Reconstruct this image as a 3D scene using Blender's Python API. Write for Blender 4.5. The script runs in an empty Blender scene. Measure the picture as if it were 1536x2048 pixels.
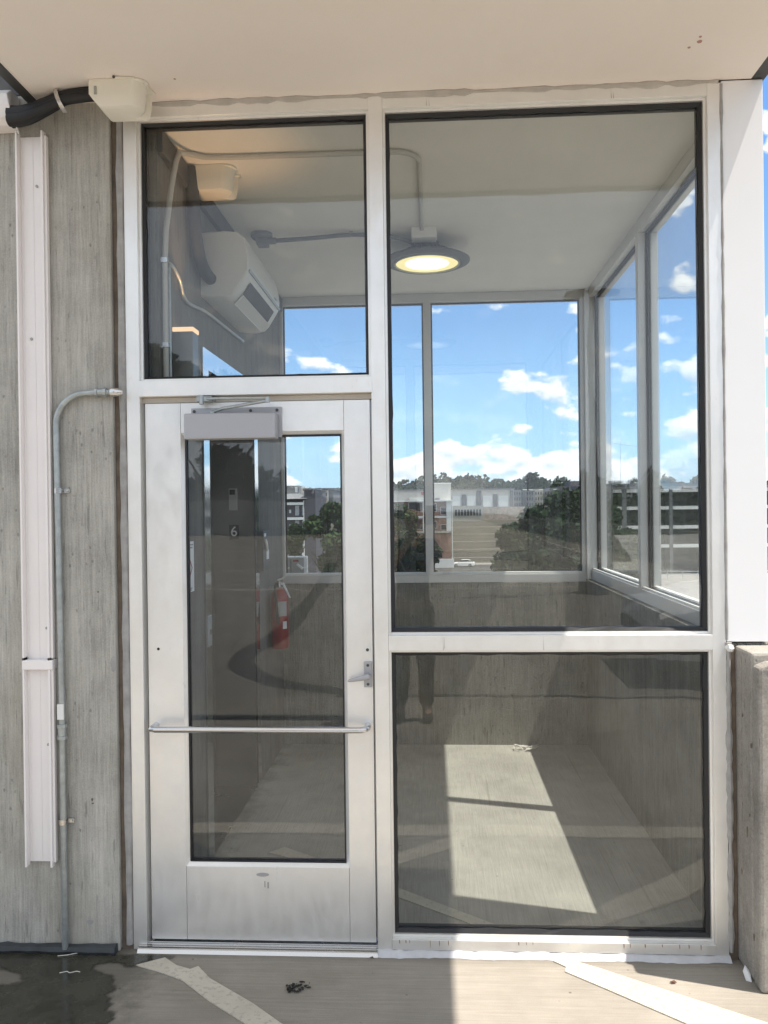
import bpy, bmesh, math, random
from mathutils import Vector, Matrix
R = math.radians
C = bpy.context.scene.collection
scene = bpy.context.scene

# ------------------------------------------------------------------ camera
cd = bpy.data.cameras.new('camera'); cam = bpy.data.objects.new('camera', cd); C.objects.link(cam)
CAM = Vector((0, -3.1935, 1.735)); yaw, pit, rol, F = 0.0558187, -0.0042, -0.0122037, 1645.16
fw = Vector((-math.sin(yaw)*math.cos(pit), math.cos(yaw)*math.cos(pit), math.sin(pit)))
rt = Vector((math.cos(yaw), math.sin(yaw), 0)); up = rt.cross(fw)
r2 = rt*math.cos(rol)+up*math.sin(rol); u2 = up*math.cos(rol)-rt*math.sin(rol)
cam.matrix_world = Matrix(((r2.x, u2.x, -fw.x, CAM.x), (r2.y, u2.y, -fw.y, CAM.y), (r2.z, u2.z, -fw.z, CAM.z), (0, 0, 0, 1)))
cd.sensor_fit = 'VERTICAL'; cd.sensor_height = 32.0; cd.lens = F/2048*32.0
cd.clip_start = 0.01; cd.clip_end = 3000
scene.camera = cam
scene.render.resolution_x = 768; scene.render.resolution_y = 1024

# ------------------------------------------------------------------ render settings
scene.render.engine = 'CYCLES'
scene.cycles.use_denoising = True
scene.cycles.max_bounces = 14; scene.cycles.diffuse_bounces = 5; scene.cycles.glossy_bounces = 6
scene.cycles.transparent_max_bounces = 40; scene.cycles.sample_clamp_indirect = 8
scene.view_settings.view_transform = 'Standard'; scene.view_settings.look = 'None'
scene.view_settings.exposure = 1.2; scene.view_settings.gamma = 1

# ------------------------------------------------------------------ node helpers
class NT:
    def __init__(s, tree): s.t = tree; tree.nodes.clear()
    def n(s, typ, **kw):
        nd = s.t.nodes.new(typ)
        for k, v in kw.items():
            if k in nd.bl_rna.properties: setattr(nd, k, v)
        return nd
    def l(s, a, b): s.t.links.new(a, b)
    def put(s, sock, v):
        if hasattr(v, 'is_output'): s.l(v, sock)
        elif isinstance(v, (tuple, list)) and len(v) == 3 and sock.type == 'RGBA': sock.default_value = (*v, 1)
        else: sock.default_value = v
    def math(s, op, a, b=0.0, c=0.0, clamp=False):
        nd = s.n('ShaderNodeMath', operation=op); nd.use_clamp = clamp
        s.put(nd.inputs[0], a); s.put(nd.inputs[1], b); s.put(nd.inputs[2], c); return nd.outputs[0]
    def mix(s, fac, a, b):
        nd = s.n('ShaderNodeMix', data_type='RGBA'); s.put(nd.inputs[0], fac); s.put(nd.inputs[6], a); s.put(nd.inputs[7], b); return nd.outputs[2]
    def noise(s, vec, scale, detail=4, rough=.55, w=None):
        nd = s.n('ShaderNodeTexNoise'); nd.inputs['Scale'].default_value = scale; nd.inputs['Detail'].default_value = detail
        nd.inputs['Roughness'].default_value = rough; s.l(vec, nd.inputs['Vector']); return nd.outputs[0]
    def mapping(s, vec, scale=(1, 1, 1), loc=(0, 0, 0)):
        nd = s.n('ShaderNodeMapping'); nd.inputs['Scale'].default_value = scale; nd.inputs['Location'].default_value = loc
        s.l(vec, nd.inputs['Vector']); return nd.outputs[0]
    def ramp(s, fac, a, b, lo=0.0, hi=1.0):
        nd = s.n('ShaderNodeMapRange'); s.put(nd.inputs[0], fac); s.put(nd.inputs[1], a); s.put(nd.inputs[2], b)
        s.put(nd.inputs[3], lo); s.put(nd.inputs[4], hi); return nd.outputs[0]

# ------------------------------------------------------------------ world
w = bpy.data.worlds.new('World'); scene.world = w; w.use_nodes = True
SUNV = Vector((0.364, -0.09, 1.0)).normalized()
g = NT(w.node_tree)
sky = g.n('ShaderNodeTexSky', sky_type='NISHITA'); sky.sun_disc = False
sky.sun_elevation = math.asin(SUNV.z); sky.sun_rotation = math.atan2(SUNV.x, SUNV.y)
sky.air_density = 1.0; sky.dust_density = 0.6; sky.ozone_density = 1.6; sky.altitude = 100
tc = g.n('ShaderNodeTexCoord'); sep = g.n('ShaderNodeSeparateXYZ'); g.l(tc.outputs['Generated'], sep.inputs[0])
zz = sep.outputs[2]
vm = g.mapping(tc.outputs['Generated'], (1, 1, 1.75), (0.31, 0.12, 0.07))
n1 = g.noise(vm, 14.0, 8, .48)
n2 = g.noise(g.mapping(tc.outputs['Generated'], (1, 1, 1.75), (0.31, 0.12, 0.085)), 14.0, 6, .48)
big = g.noise(g.mapping(tc.outputs['Generated'], (1, 1, 1.2), (3.1, 0.4, 0.2)), 2.3, 3, .5)
thr = g.ramp(zz, 0.03, 0.27, 0.488, 0.632)
thr = g.math('ADD', thr, g.math('MULTIPLY', g.math('SUBTRACT', 0.5, big), 0.34))
cov = g.ramp(g.math('SUBTRACT', n1, thr), 0.0, 0.06)
shade = g.ramp(g.math('SUBTRACT', n2, n1), -0.10, 0.10)       # thicker above = greyer underside
cl = g.mix(shade, (8.6, 8.6, 8.7), (4.6, 5.2, 6.1))
haze_up = g.ramp(zz, 0.0, 0.22, 0.55, 0.0)
tint = g.n('ShaderNodeMix', data_type='RGBA', blend_type='MULTIPLY'); tint.inputs[0].default_value = 1; g.l(sky.outputs[0], tint.inputs[6]); tint.inputs[7].default_value = (.70, .92, 1.12, 1)
skyc = g.mix(haze_up, tint.outputs[2], (3.6, 5.6, 8.6))
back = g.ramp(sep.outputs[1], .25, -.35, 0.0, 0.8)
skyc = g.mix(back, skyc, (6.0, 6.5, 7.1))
skyc = g.mix(g.ramp(zz, .42, .75, 0.0, .75), skyc, (5.0, 4.9, 4.6))  # overhead sky, out of view, whitened to take blue out of the fill light
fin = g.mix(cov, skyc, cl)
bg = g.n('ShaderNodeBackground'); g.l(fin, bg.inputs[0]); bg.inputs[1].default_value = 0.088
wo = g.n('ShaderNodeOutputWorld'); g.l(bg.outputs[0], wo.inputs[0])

# ------------------------------------------------------------------ sun
sl = bpy.data.lights.new('sun', 'SUN'); sl.energy = 3.3; sl.angle = R(0.55); sl.color = (1.0, 0.93, 0.83)
so = bpy.data.objects.new('sun', sl); C.objects.link(so)
so.rotation_euler = (-SUNV).to_track_quat('-Z', 'Y').to_euler(); so.location = (8, -4, 20)

# ------------------------------------------------------------------ materials
def newmat(name):
    m = bpy.data.materials.new(name); m.use_nodes = True; return m, NT(m.node_tree)
def principled(t, **kw):
    p = t.n('ShaderNodeBsdfPrincipled')
    for k, v in kw.items(): t.put(p.inputs[k], v)
    o = t.n('ShaderNodeOutputMaterial'); t.l(p.outputs[0], o.inputs[0]); return p
def bump(t, h, strength, dist, p):
    b = t.n('ShaderNodeBump'); b.inputs['Strength'].default_value = strength; b.inputs['Distance'].default_value = dist
    t.l(h, b.inputs['Height']); t.l(b.outputs[0], p.inputs['Normal'])
def world_pos(t): return t.n('ShaderNodeNewGeometry').outputs['Position']

def plain(name, col, rough=.5, metal=0.0, var=.06, vscale=6, bmp=0.0, bscale=60, spec=.5):
    m, t = newmat(name); pos = world_pos(t)
    n = t.noise(pos, vscale, 6, .6)
    c = t.mix(t.ramp(n, .3, .7), tuple(x*(1-var) for x in col), tuple(min(1, x*(1+var)) for x in col))
    p = principled(t, **{'Base Color': c, 'Roughness': t.ramp(n, .3, .7, max(0.02, rough-.06), rough+.06), 'Metallic': metal, 'Specular IOR Level': spec})
    if bmp: bump(t, t.noise(pos, bscale, 4, .6), bmp, .002, p)
    return m

def concrete(name, base, streak='z', bmp=.5, bdist=.006, dark=.55, pits=True, stain=(.30, .25, .17), stain_amt=.25, coarse=1.0):
    m, t = newmat(name); pos = world_pos(t)
    if streak == 'z': sc = (1, 1, .035)
    elif streak == 'y': sc = (1, .03, 1)
    elif streak == 'iso': sc = (1, 1, .6)
    else: sc = (.05, 1, 1)
    s1 = t.noise(t.mapping(pos, tuple(x if x == 1 else x*1.2 for x in sc)), 130, 5, .7)
    s2 = t.noise(t.mapping(pos, tuple(x if x == 1 else x*1.8 for x in sc)), 17, 6, .68)
    bl = t.noise(pos, 2.1, 9, .68)
    gr = t.noise(pos, 160*coarse, 4, .7)
    f = t.math('ADD', t.math('MULTIPLY', s1, .36), t.math('ADD', t.math('MULTIPLY', s2, .26), t.math('ADD', t.math('MULTIPLY', bl, .50), t.math('MULTIPLY', gr, .22))))
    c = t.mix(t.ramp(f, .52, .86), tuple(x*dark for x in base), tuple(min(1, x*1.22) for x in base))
    st = t.ramp(t.noise(t.mapping(pos, (1, 1, .5)), 1.7, 5, .6), .52, .72, 0, stain_amt)
    c = t.mix(st, c, stain)
    h = t.math('ADD', t.math('MULTIPLY', s1, .6), t.math('MULTIPLY', gr, .5))
    if pits:
        v = t.n('ShaderNodeTexVoronoi'); v.inputs['Scale'].default_value = 34; t.l(t.mapping(pos, (1, 1, .6)), v.inputs['Vector'])
        pn = t.noise(pos, 5, 2, .5)
        pit = t.math('MULTIPLY', t.ramp(v.outputs['Distance'], .10, .17, 1, 0), t.ramp(pn, .5, .6))
        # short vertical bug-hole streaks
        sn = t.ramp(t.noise(t.mapping(pos, (1, 1, .10)), 62, 3, .6), .63, .70)
        pit = t.math('MAXIMUM', pit, t.math('MULTIPLY', sn, .8))
        c = t.mix(t.math('MULTIPLY', pit, .5), c, tuple(x*.3 for x in base)); h = t.math('SUBTRACT', h, t.math('MULTIPLY', pit, .7))
    p = principled(t, **{'Base Color': c, 'Roughness': .88, 'Specular IOR Level': .25})
    bump(t, h, bmp, bdist, p); return m

M = {}
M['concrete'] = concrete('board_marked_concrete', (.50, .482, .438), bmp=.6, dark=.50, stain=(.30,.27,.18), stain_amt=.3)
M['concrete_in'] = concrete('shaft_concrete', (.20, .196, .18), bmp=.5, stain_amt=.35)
M['concrete_raked'] = concrete('raked_concrete', (.45, .438, .385), bmp=1.0, bdist=.03, dark=.42, coarse=.55, stain=(.42, .30, .14), stain_amt=.25)
M['concrete_pier'] = concrete('parapet_concrete', (.37, .345, .31), streak='iso', bmp=.5, stain=(.2, .17, .12), stain_amt=.5)

# deck: broom finished, warm
def deckmat():
    m, t = newmat('broomed_deck_concrete'); pos = world_pos(t)
    s1 = t.noise(t.mapping(pos, (1, .03, 1)), 150, 3, .6)
    s3 = t.noise(t.mapping(pos, (.04, 1, 1)), 90, 3, .6)
    bl = t.noise(pos, 1.6, 8, .65); gr = t.noise(pos, 210, 4, .7)
    sp = t.n('ShaderNodeSeparateXYZ'); t.l(pos, sp.inputs[0])
    inside = t.ramp(sp.outputs[1], .0, .05)
    s = t.mix(inside, s3, s1)
    f = t.math('ADD', t.math('MULTIPLY', s, .28), t.math('ADD', t.math('MULTIPLY', bl, .55), t.math('MULTIPLY', gr, .22)))
    ca = t.mix(t.ramp(f, .40, .66), (.235, .212, .178), (.37, .335, .29))
    cb = t.mix(t.ramp(f, .40, .66), (.27, .26, .235), (.48, .462, .412))
    c = t.mix(inside, ca, cb)
    ln = t.ramp(t.noise(t.mapping(pos, (1, .02, 1)), 38, 2, .5), .66, .72, 0, .35)
    c = t.mix(t.math('MULTIPLY', ln, inside), c, (.16, .15, .12))
    spot = t.ramp(t.noise(pos, 13, 5, .7), .68, .72, 0, .45)
    c = t.mix(spot, c, (.14, .12, .10))
    # scattered specks of grit
    v = t.n('ShaderNodeTexVoronoi'); v.inputs['Scale'].default_value = 9; t.l(pos, v.inputs['Vector'])
    c = t.mix(t.ramp(sp.outputs[1], -4.22, -4.34, 0, .38), c, (.13, .125, .115))
    wn = t.noise(pos, 6.5, 8, .7); xx = t.math('ADD', sp.outputs[0], t.math('MULTIPLY', t.math('SUBTRACT', wn, .5), .55))
    damp = t.math('MULTIPLY', t.ramp(xx, -1.00, -1.16, 0, .62), t.ramp(sp.outputs[1], -1.6, -1.0))
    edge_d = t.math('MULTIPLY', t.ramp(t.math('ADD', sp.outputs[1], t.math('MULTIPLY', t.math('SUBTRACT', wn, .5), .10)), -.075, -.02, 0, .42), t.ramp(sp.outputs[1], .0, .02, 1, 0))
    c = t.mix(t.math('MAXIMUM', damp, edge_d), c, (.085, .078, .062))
    k = t.ramp(v.outputs['Distance'], .03, .06, .7, 0)
    c = t.mix(k, c, (.08, .07, .06))
    p = principled(t, **{'Base Color': c, 'Roughness': .85, 'Specular IOR Level': .3})
    bump(t, t.math('ADD', s, t.math('MULTIPLY', gr, .8)), .35, .004, p); return m
M['deck'] = deckmat()
def paintmat():
    m, t = newmat('worn_white_traffic_paint'); pos = world_pos(t)
    wv = t.noise(pos, 55, 8, .7); bl = t.noise(pos, 5, 5, .6)
    c = t.mix(t.ramp(wv, .54, .60), t.mix(t.ramp(bl, .3, .7), (.48, .44, .36), (.60, .555, .465)), (.42, .385, .32))
    principled(t, **{'Base Color': c, 'Roughness': .7}); return m
M['paint'] = paintmat()
def soffitmat():
    m, t = newmat('soffit_render'); pos = world_pos(t)
    a = t.noise(pos, 1.1, 7, .6); f_ = t.noise(pos, 130, 5, .65); sp = t.noise(pos, 7, 8, .75)
    c = t.mix(t.ramp(a, .3, .7), (.83, .752, .695), (.87, .805, .755))
    c = t.mix(t.ramp(sp, .66, .78, 0, .22), c, (.60, .50, .42))
    p = principled(t, **{'Base Color': c, 'Roughness': .9, 'Specular IOR Level': .2})
    bump(t, t.math('ADD', t.math('MULTIPLY', f_, .6), t.math('MULTIPLY', a, 4.0)), .35, .004, p); return m
M['soffit'] = soffitmat()
M['ceiling'] = plain('painted_ceiling', (.80, .78, .73), .8, var=.03, vscale=3, bmp=.1, spec=.2)
def worn(name, col, rough):
    m, t = newmat(name); pos = world_pos(t)
    a = t.noise(pos, 3.2, 8, .7); sc = t.noise(t.mapping(pos, (1, 1, .35)), 26, 7, .72); fine = t.noise(pos, 90, 3, .6)
    c = t.mix(t.ramp(a, .35, .68), tuple(x*.93 for x in col), tuple(min(1, x*1.03) for x in col))
    c = t.mix(t.ramp(sc, .64, .74, 0, .28), c, (.38, .35, .31))
    zz_ = t.n('ShaderNodeSeparateXYZ'); t.l(pos, zz_.inputs[0])
    low = t.math('MULTIPLY', t.ramp(zz_.outputs[2], .0, .28, .35, 0), t.ramp(a, .35, .6))
    c = t.mix(low, c, (.36, .33, .29))
    p = principled(t, **{'Base Color': c, 'Roughness': t.ramp(sc, .4, .7, rough-.04, rough+.16), 'Metallic': .58}); bump(t, fine, .04, .001, p); return m
M['alu'] = worn('painted_aluminium', (.86, .85, .825), .36)
M['alu_in'] = plain('aluminium_frame', (.66, .66, .65), .35, .25, var=.03, vscale=4)
M['door'] = worn('door_aluminium', (.85, .845, .83), .33)
M['panel'] = plain('corner_panel', (.86, .86, .87), .4, 0, var=.015, vscale=2)
M['gasket'] = plain('black_gasket', (.012, .012, .014), .55)
M['dark_trim'] = plain('dark_fascia', (.05, .05, .05), .5)
M['caulk'] = plain('grey_sealant', (.34, .33, .32), .75, var=.2, vscale=18, bmp=.5, bscale=50)
M['caulk_light'] = plain('pale_sealant', (.54, .54, .56), .7, var=.1, vscale=18, bmp=.4, bscale=50)
M['gap'] = plain('dirty_joint', (.16, .125, .095), .9, var=.35, vscale=14, bmp=.8, bscale=60)
M['steel'] = plain('stainless_steel', (.62, .61, .60), .24, 1.0, var=.04)
M['mirror_steel'] = plain('polished_stainless', (.72, .76, .80), .10, 1.0, var=.02)
M['galv'] = plain('galvanised_conduit', (.40, .43, .43), .42, .7, var=.18, vscale=30)
M['pvc'] = plain('white_pvc', (.84, .80, .785), .4, var=.02)
M['cream'] = plain('cream_plastic', (.80, .77, .68), .42, var=.02)
M['ac'] = plain('ac_plastic', (.62, .62, .58), .38, var=.02)
M['black'] = plain('black_foam', (.012, .012, .014), .6, var=.3, vscale=12, bmp=.4, bscale=20)
M['dark'] = plain('dark_void', (.02, .02, .022), .6)
M['closer'] = plain('closer_silver', (.40, .40, .42), .42, .35, var=.03)
M['charcoal'] = plain('charcoal_metal', (.06, .063, .066), .5)
M['grey_box'] = plain('grey_enclosure', (.36, .37, .36), .5, .2)
M['lamp_grey'] = plain('lamp_housing', (.14, .15, .165), .45, .2)
M['lift_panel'] = plain('lift_reveal', (.19, .19, .18), .45, .6, var=.04)
M['red'] = plain('red_enamel', (.27, .016, .016), .35)
M['white'] = plain('white_paint', (.78, .78, .76), .55)
M['sign_red'] = plain('sign_red', (.35, .03, .05), .5)
M['sign_grey'] = plain('sign_grey_ink', (.30, .32, .33), .6)
M['hose'] = plain('dark_base_sealant', (.035, .04, .045), .55, var=.4, vscale=14, bmp=.7, bscale=30)
M['paper'] = plain('paper_scrap', (.7, .68, .62), .9)
M['flake'] = plain('tar_flake', (.03, .028, .025), .9)
M['yellow'] = plain('yellow_plate', (.7, .5, .08), .5)

def glassmat(name, tint, r0):
    m, t = newmat(name)
    ge = t.n('ShaderNodeNewGeometry')
    d = t.n('ShaderNodeVectorMath', operation='DOT_PRODUCT'); t.l(ge.outputs['Normal'], d.inputs[0]); t.l(ge.outputs['Incoming'], d.inputs[1])
    c = t.math('ABSOLUTE', d.outputs['Value'])
    f = t.math('POWER', t.math('SUBTRACT', 1.0, c, clamp=True), 5.0)
    f = t.math('ADD', r0, t.math('MULTIPLY', f, 1-r0))
    tr = t.n('ShaderNodeBsdfTransparent'); tr.inputs[0].default_value = (*tint, 1)
    pos = world_pos(t); wp = t.n('ShaderNodeBump'); wp.inputs['Strength'].default_value = 1.0; wp.inputs['Distance'].default_value = .0009
    t.l(t.noise(pos, 2.6, 2, .5), wp.inputs['Height'])
    gl = t.n('ShaderNodeBsdfGlossy'); t.l(wp.outputs[0], gl.inputs['Normal']); gl.inputs['Roughness'].default_value = 0.0; gl.inputs[0].default_value = (1, 1, 1, 1)
    mx = t.n('ShaderNodeMixShader'); t.l(f, mx.inputs[0]); t.l(tr.outputs[0], mx.inputs[1]); t.l(gl.outputs[0], mx.inputs[2])
    df = t.n('ShaderNodeBsdfDiffuse'); df.inputs[0].default_value = (.62, .62, .60, 1)
    sm_ = t.noise(t.mapping(pos, (1, 1, .4)), 4.5, 7, .65); sp_ = t.ramp(t.noise(pos, 190, 2, .5), .70, .76, 0, .10)
    mx2 = t.n('ShaderNodeMixShader'); t.l(t.math('ADD', t.ramp(sm_, .40, .75, .004, .030), sp_), mx2.inputs[0]); t.l(mx.outputs[0], mx2.inputs[1]); t.l(df.outputs[0], mx2.inputs[2])
    o = t.n('ShaderNodeOutputMaterial'); t.l(mx2.outputs[0], o.inputs[0]); return m
M['glass'] = glassmat('clear_glazing', (.925, .935, .932), .038)
M['glass2'] = glassmat('thin_glazing', (.95, .965, .96), .045)

def emis(name, col, s):
    m, t = newmat(name); e = t.n('ShaderNodeEmission'); e.inputs[0].default_value = (*col, 1); e.inputs[1].default_value = s
    o = t.n('ShaderNodeOutputMaterial'); t.l(e.outputs[0], o.inputs[0]); return m
M['lens'] = emis('lit_lens', (1.0, .86, .40), .50)
M['lens_hot'] = emis('lit_lens_centre', (1.0, .92, .62), .85)
M['glow'] = emis('warm_lit_band', (1.0, .66, .40), .55)

def leafmat(name, col):
    m, t = newmat(name); pos = world_pos(t)
    n = t.noise(pos, .9, 3, .6); n2 = t.noise(pos, 6, 2, .6)
    c = t.mix(t.ramp(t.math('ADD', t.math('MULTIPLY', n, .6), t.math('MULTIPLY', n2, .4)), .35, .65), tuple(x*.6 for x in col), tuple(x*1.5 for x in col))
    p = principled(t, **{'Base Color': c, 'Roughness': .75, 'Specular IOR Level': .12})
    return m
M['leaf'] = leafmat('tree_leaves', (.035, .062, .022))
M['leaf2'] = leafmat('dark_tree_leaves', (.016, .031, .013))
M['bark'] = plain('bark', (.10, .075, .055), .9, var=.3, vscale=8)

# ------------------------------------------------------------------ object helpers
def tag(o, label=None, cat=None, group=None, kind=None):
    if label: o['label'] = label
    if cat: o['category'] = cat
    if group: o['group'] = group
    if kind: o['kind'] = kind
    return o
def thing(name, loc, label, cat, group=None):
    o = bpy.data.objects.new(name, None); C.objects.link(o); o.location = loc; o.empty_display_size = .1
    return tag(o, label, cat, group)
def world_loc(p):
    v = Vector((0, 0, 0))
    while p is not None: v += Vector(p.location); p = p.parent
    return v

class MB:
    def __init__(s): s.bm = bmesh.new()
    def box(s, x0, x1, y0, y1, z0, z1):
        if x0 > x1: x0, x1 = x1, x0
        if y0 > y1: y0, y1 = y1, y0
        if z0 > z1: z0, z1 = z1, z0
        v = [s.bm.verts.new(p) for p in ((x0, y0, z0), (x1, y0, z0), (x1, y1, z0), (x0, y1, z0), (x0, y0, z1), (x1, y0, z1), (x1, y1, z1), (x0, y1, z1))]
        for f in ((3, 2, 1, 0), (4, 5, 6, 7), (0, 1, 5, 4), (1, 2, 6, 5), (2, 3, 7, 6), (3, 0, 4, 7)): s.bm.faces.new([v[i] for i in f])
        return s
    def poly(s, pts):
        s.bm.faces.new([s.bm.verts.new(p) for p in pts]); return s
    def prism(s, pts, d):            # closed outline pts (3D), extruded by vector d
        a = [s.bm.verts.new(p) for p in pts]; b = [s.bm.verts.new(Vector(p)+Vector(d)) for p in pts]; n = len(pts)
        s.bm.faces.new(a); s.bm.faces.new(b[::-1])
        for i in range(n): s.bm.faces.new((a[i], b[i], b[(i+1) % n], a[(i+1) % n]))
        return s
    def tube(s, pts, r, n=12, cap=True, sx=1.0):
        pts = [Vector(p) for p in pts]; rings = []
        rr = r if isinstance(r, (list, tuple)) else [r]*len(pts)
        t0 = (pts[1]-pts[0]).normalized(); ref = Vector((0, 0, 1)) if abs(t0.z) < .9 else Vector((0, 1, 0))
        u = t0.cross(ref).normalized()
        for i, p in enumerate(pts):
            if i == 0: t = pts[1]-pts[0]
            elif i == len(pts)-1: t = pts[-1]-pts[-2]
            else: t = (pts[i+1]-p).normalized()+(p-pts[i-1]).normalized()
            t.normalize(); u = (u-t*u.dot(t)).normalized(); v = t.cross(u)
            rings.append([s.bm.verts.new(p+(u*math.cos(a)*sx+v*math.sin(a))*rr[i]) for a in (2*math.pi*k/n for k in range(n))])
        for a, b in zip(rings, rings[1:]):
            for k in range(n): s.bm.faces.new((a[k], a[(k+1) % n], b[(k+1) % n], b[k]))
        if cap: s.bm.faces.new(rings[0][::-1]); s.bm.faces.new(rings[-1])
        return s
    def lathe(s, c, prof, n=32):     # prof: list of (r, z), axis z through c
        c = Vector(c); rings = []
        for r, z in prof:
            if r < 1e-6: rings.append([s.bm.verts.new(c+Vector((0, 0, z)))])
            else: rings.append([s.bm.verts.new(c+Vector((r*math.cos(2*math.pi*k/n), r*math.sin(2*math.pi*k/n), z))) for k in range(n)])
        for a, b in zip(rings, rings[1:]):
            for k in range(n):
                k2 = (k+1) % n
                if len(a) == 1 and len(b) == 1: continue
                if len(a) == 1: s.bm.faces.new((a[0], b[k2], b[k]))
                elif len(b) == 1: s.bm.faces.new((a[k], a[k2], b[0]))
                else: s.bm.faces.new((a[k], a[k2], b[k2], b[k]))
        return s
    def loft(s, rings, closed=True, caps=True):
        vr = [[s.bm.verts.new(p) for p in r] for r in rings]; n = len(vr[0])
        for a, b in zip(vr, vr[1:]):
            for k in range(n if closed else n-1): s.bm.faces.new((a[k], a[(k+1) % n], b[(k+1) % n], b[k]))
        if caps: s.bm.faces.new(vr[0][::-1]); s.bm.faces.new(vr[-1])
        return s
    def build(s, name, m, parent=None, bevel=0.0, smooth=False, label=None, kind=None):
        if not s.bm.faces: raise ValueError(name)
        bmesh.ops.recalc_face_normals(s.bm, faces=s.bm.faces)
        off = world_loc(parent) if parent is not None else Vector((0, 0, 0))
        if parent is None:
            cx = [v.co for v in s.bm.verts]; off = Vector(((min(c.x for c in cx)+max(c.x for c in cx))/2, (min(c.y for c in cx)+max(c.y for c in cx))/2, min(c.z for c in cx)))
        for v in s.bm.verts: v.co -= off
        me = bpy.data.meshes.new(name); s.bm.to_mesh(me); s.bm.free(); me.materials.append(m)
        o = bpy.data.objects.new(name, me); C.objects.link(o)
        if parent is not None: o.parent = parent
        else: o.location = off
        if smooth:
            for p in me.polygons: p.use_smooth = True
            es = o.modifiers.new('edges', 'EDGE_SPLIT'); es.split_angle = R(40)
        if bevel:
            b = o.modifiers.new('bevel', 'BEVEL'); b.width = bevel; b.segments = 2; b.limit_method = 'ANGLE'
        if label: o['label'] = label
        if kind: o['kind'] = kind
        return o

def arc(c, r, a0, a1, n, ax1, ax2):
    c = Vector(c); ax1 = Vector(ax1); ax2 = Vector(ax2)
    return [c+ax1*r*math.cos(R(a0+(a1-a0)*i/n))+ax2*r*math.sin(R(a0+(a1-a0)*i/n)) for i in range(n+1)]

def copy_tree(o, parent=None):
    c = o.copy(); C.objects.link(c); c.parent = parent
    for ch in list(o.children): copy_tree(ch, c)
    return c

rnd = random.Random(5)
# ================================================================== SETTING
ZS = 3.345      # soffit height
# parking deck slab (outside floor and lobby floor are one pour)
b = MB(); b.prism([(-34, -130, 0), (7.0, -130, 0), (7.0, -.16, 0), (1.33, -.16, 0), (1.33, 3.0, 0), (-34, 3.0, 0)], (0, 0, -.35))
tag(b.build('floor', M['deck']), kind='structure')
b = MB(); b.box(-34, 1.33, 3.0, 5.0, -.35, -.004); tag(b.build('rear_deck', M['deck']), kind='structure')
M['ground'] = plain('far_ground', (.21, .20, .18), .95, var=.3, vscale=.05)
M['asphalt'] = plain('asphalt', (.05, .047, .042), .9, var=.3, vscale=.2)
b = MB(); b.poly([(-900, -900, -10), (900, -900, -10), (900, 900, -10), (-900, 900, -10)])
tag(b.build('ground', M['ground']), kind='structure')
b = MB(); b.box(-22, 60, 40, 166, -9.99, -9.97); tag(b.build('parking_lot', M['asphalt']), kind='structure')
M['bank'] = plain('dry_grass_bank', (.055, .05, .038), .95, var=.35, vscale=.15)
b = MB(); b.prism([(-40, 172, -10.02), (-40, 198, -2.4), (-40, 214, -1.7), (-40, 214, -10.02)], (110, 0, 0)); tag(b.build('bank', M['bank']), kind='structure')
for k in range(5):
    tt = .12+k*.2; tag(MB().box(4, 32, 172+26*tt, 172.2+26*tt, -10.02+7.62*tt, -9.93+7.62*tt).build('terrace_kerb', M['paint']), kind='structure')

def flat(name, pts, z, m):
    b = MB(); b.prism([(x, y, z) for x, y in pts], (0, 0, -.0035)); return tag(b.build(name, m), kind='structure')
# ragged hatch stripes
flat('floor_marking', [(-1.143, -.119), (-1.047, -.063), (-.985, -.115), (-.926, -.139), (-.90, -.118), (-.835, -.196), (-.64, -.345), (-.524, -.45), (-.30, -.61), (.05, -.86), (.20, -1.055), (.10, -1.055), (-.22, -.80), (-.50, -.60), (-.646, -.455), (-.80, -.335), (-.93, -.215), (-.975, -.19), (-1.05, -.155)], .0045, M['paint'])
flat('floor_marking', [(.447, -.036), (.49, -.075), (.481, -.107), (.60, -.205), (.831, -.401), (1.15, -.66), (1.60, -1.055), (1.78, -1.055), (1.30, -.57), (1.105, -.391), (.80, -.20), (.62, -.085), (.54, -.04)], .0045, M['paint'])
flat('floor_marking', [(.40, .115), (.30, .115), (.10, .27), (-.30, .56), (-.60, .80), (-.835, .915), (-.765, .985), (-.50, .80), (-.20, .575), (.16, .30)], .0045, M['paint'])
flat('floor_marking', [(-1.62, -.95), (-1.32, -1.06), (1.2, -1.055), (5.0, -1.03), (5.0, -1.17), (1.2, -1.205), (-1.30, -1.21), (-1.62, -1.06)], .004, M['paint'])
for k in range(20):
    y = -15 - k*5.0 + (.0 if k % 2 else .5)
    x0 = -26 if k > 3 else -12
    flat('floor_marking', [(x0, y), (5.5 if k % 3 else 7.0, y), (5.5 if k % 3 else 7.0, y-.22), (x0, y-.22)], .0045, M['paint'])
for (x, y0, y1) in [(5.6, -40, -24), (5.6, -70, -52)]:
    flat('floor_marking', [(x, y0), (x+.2, y0), (x+.2, y1), (x, y1)], .0045, M['paint'])
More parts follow.
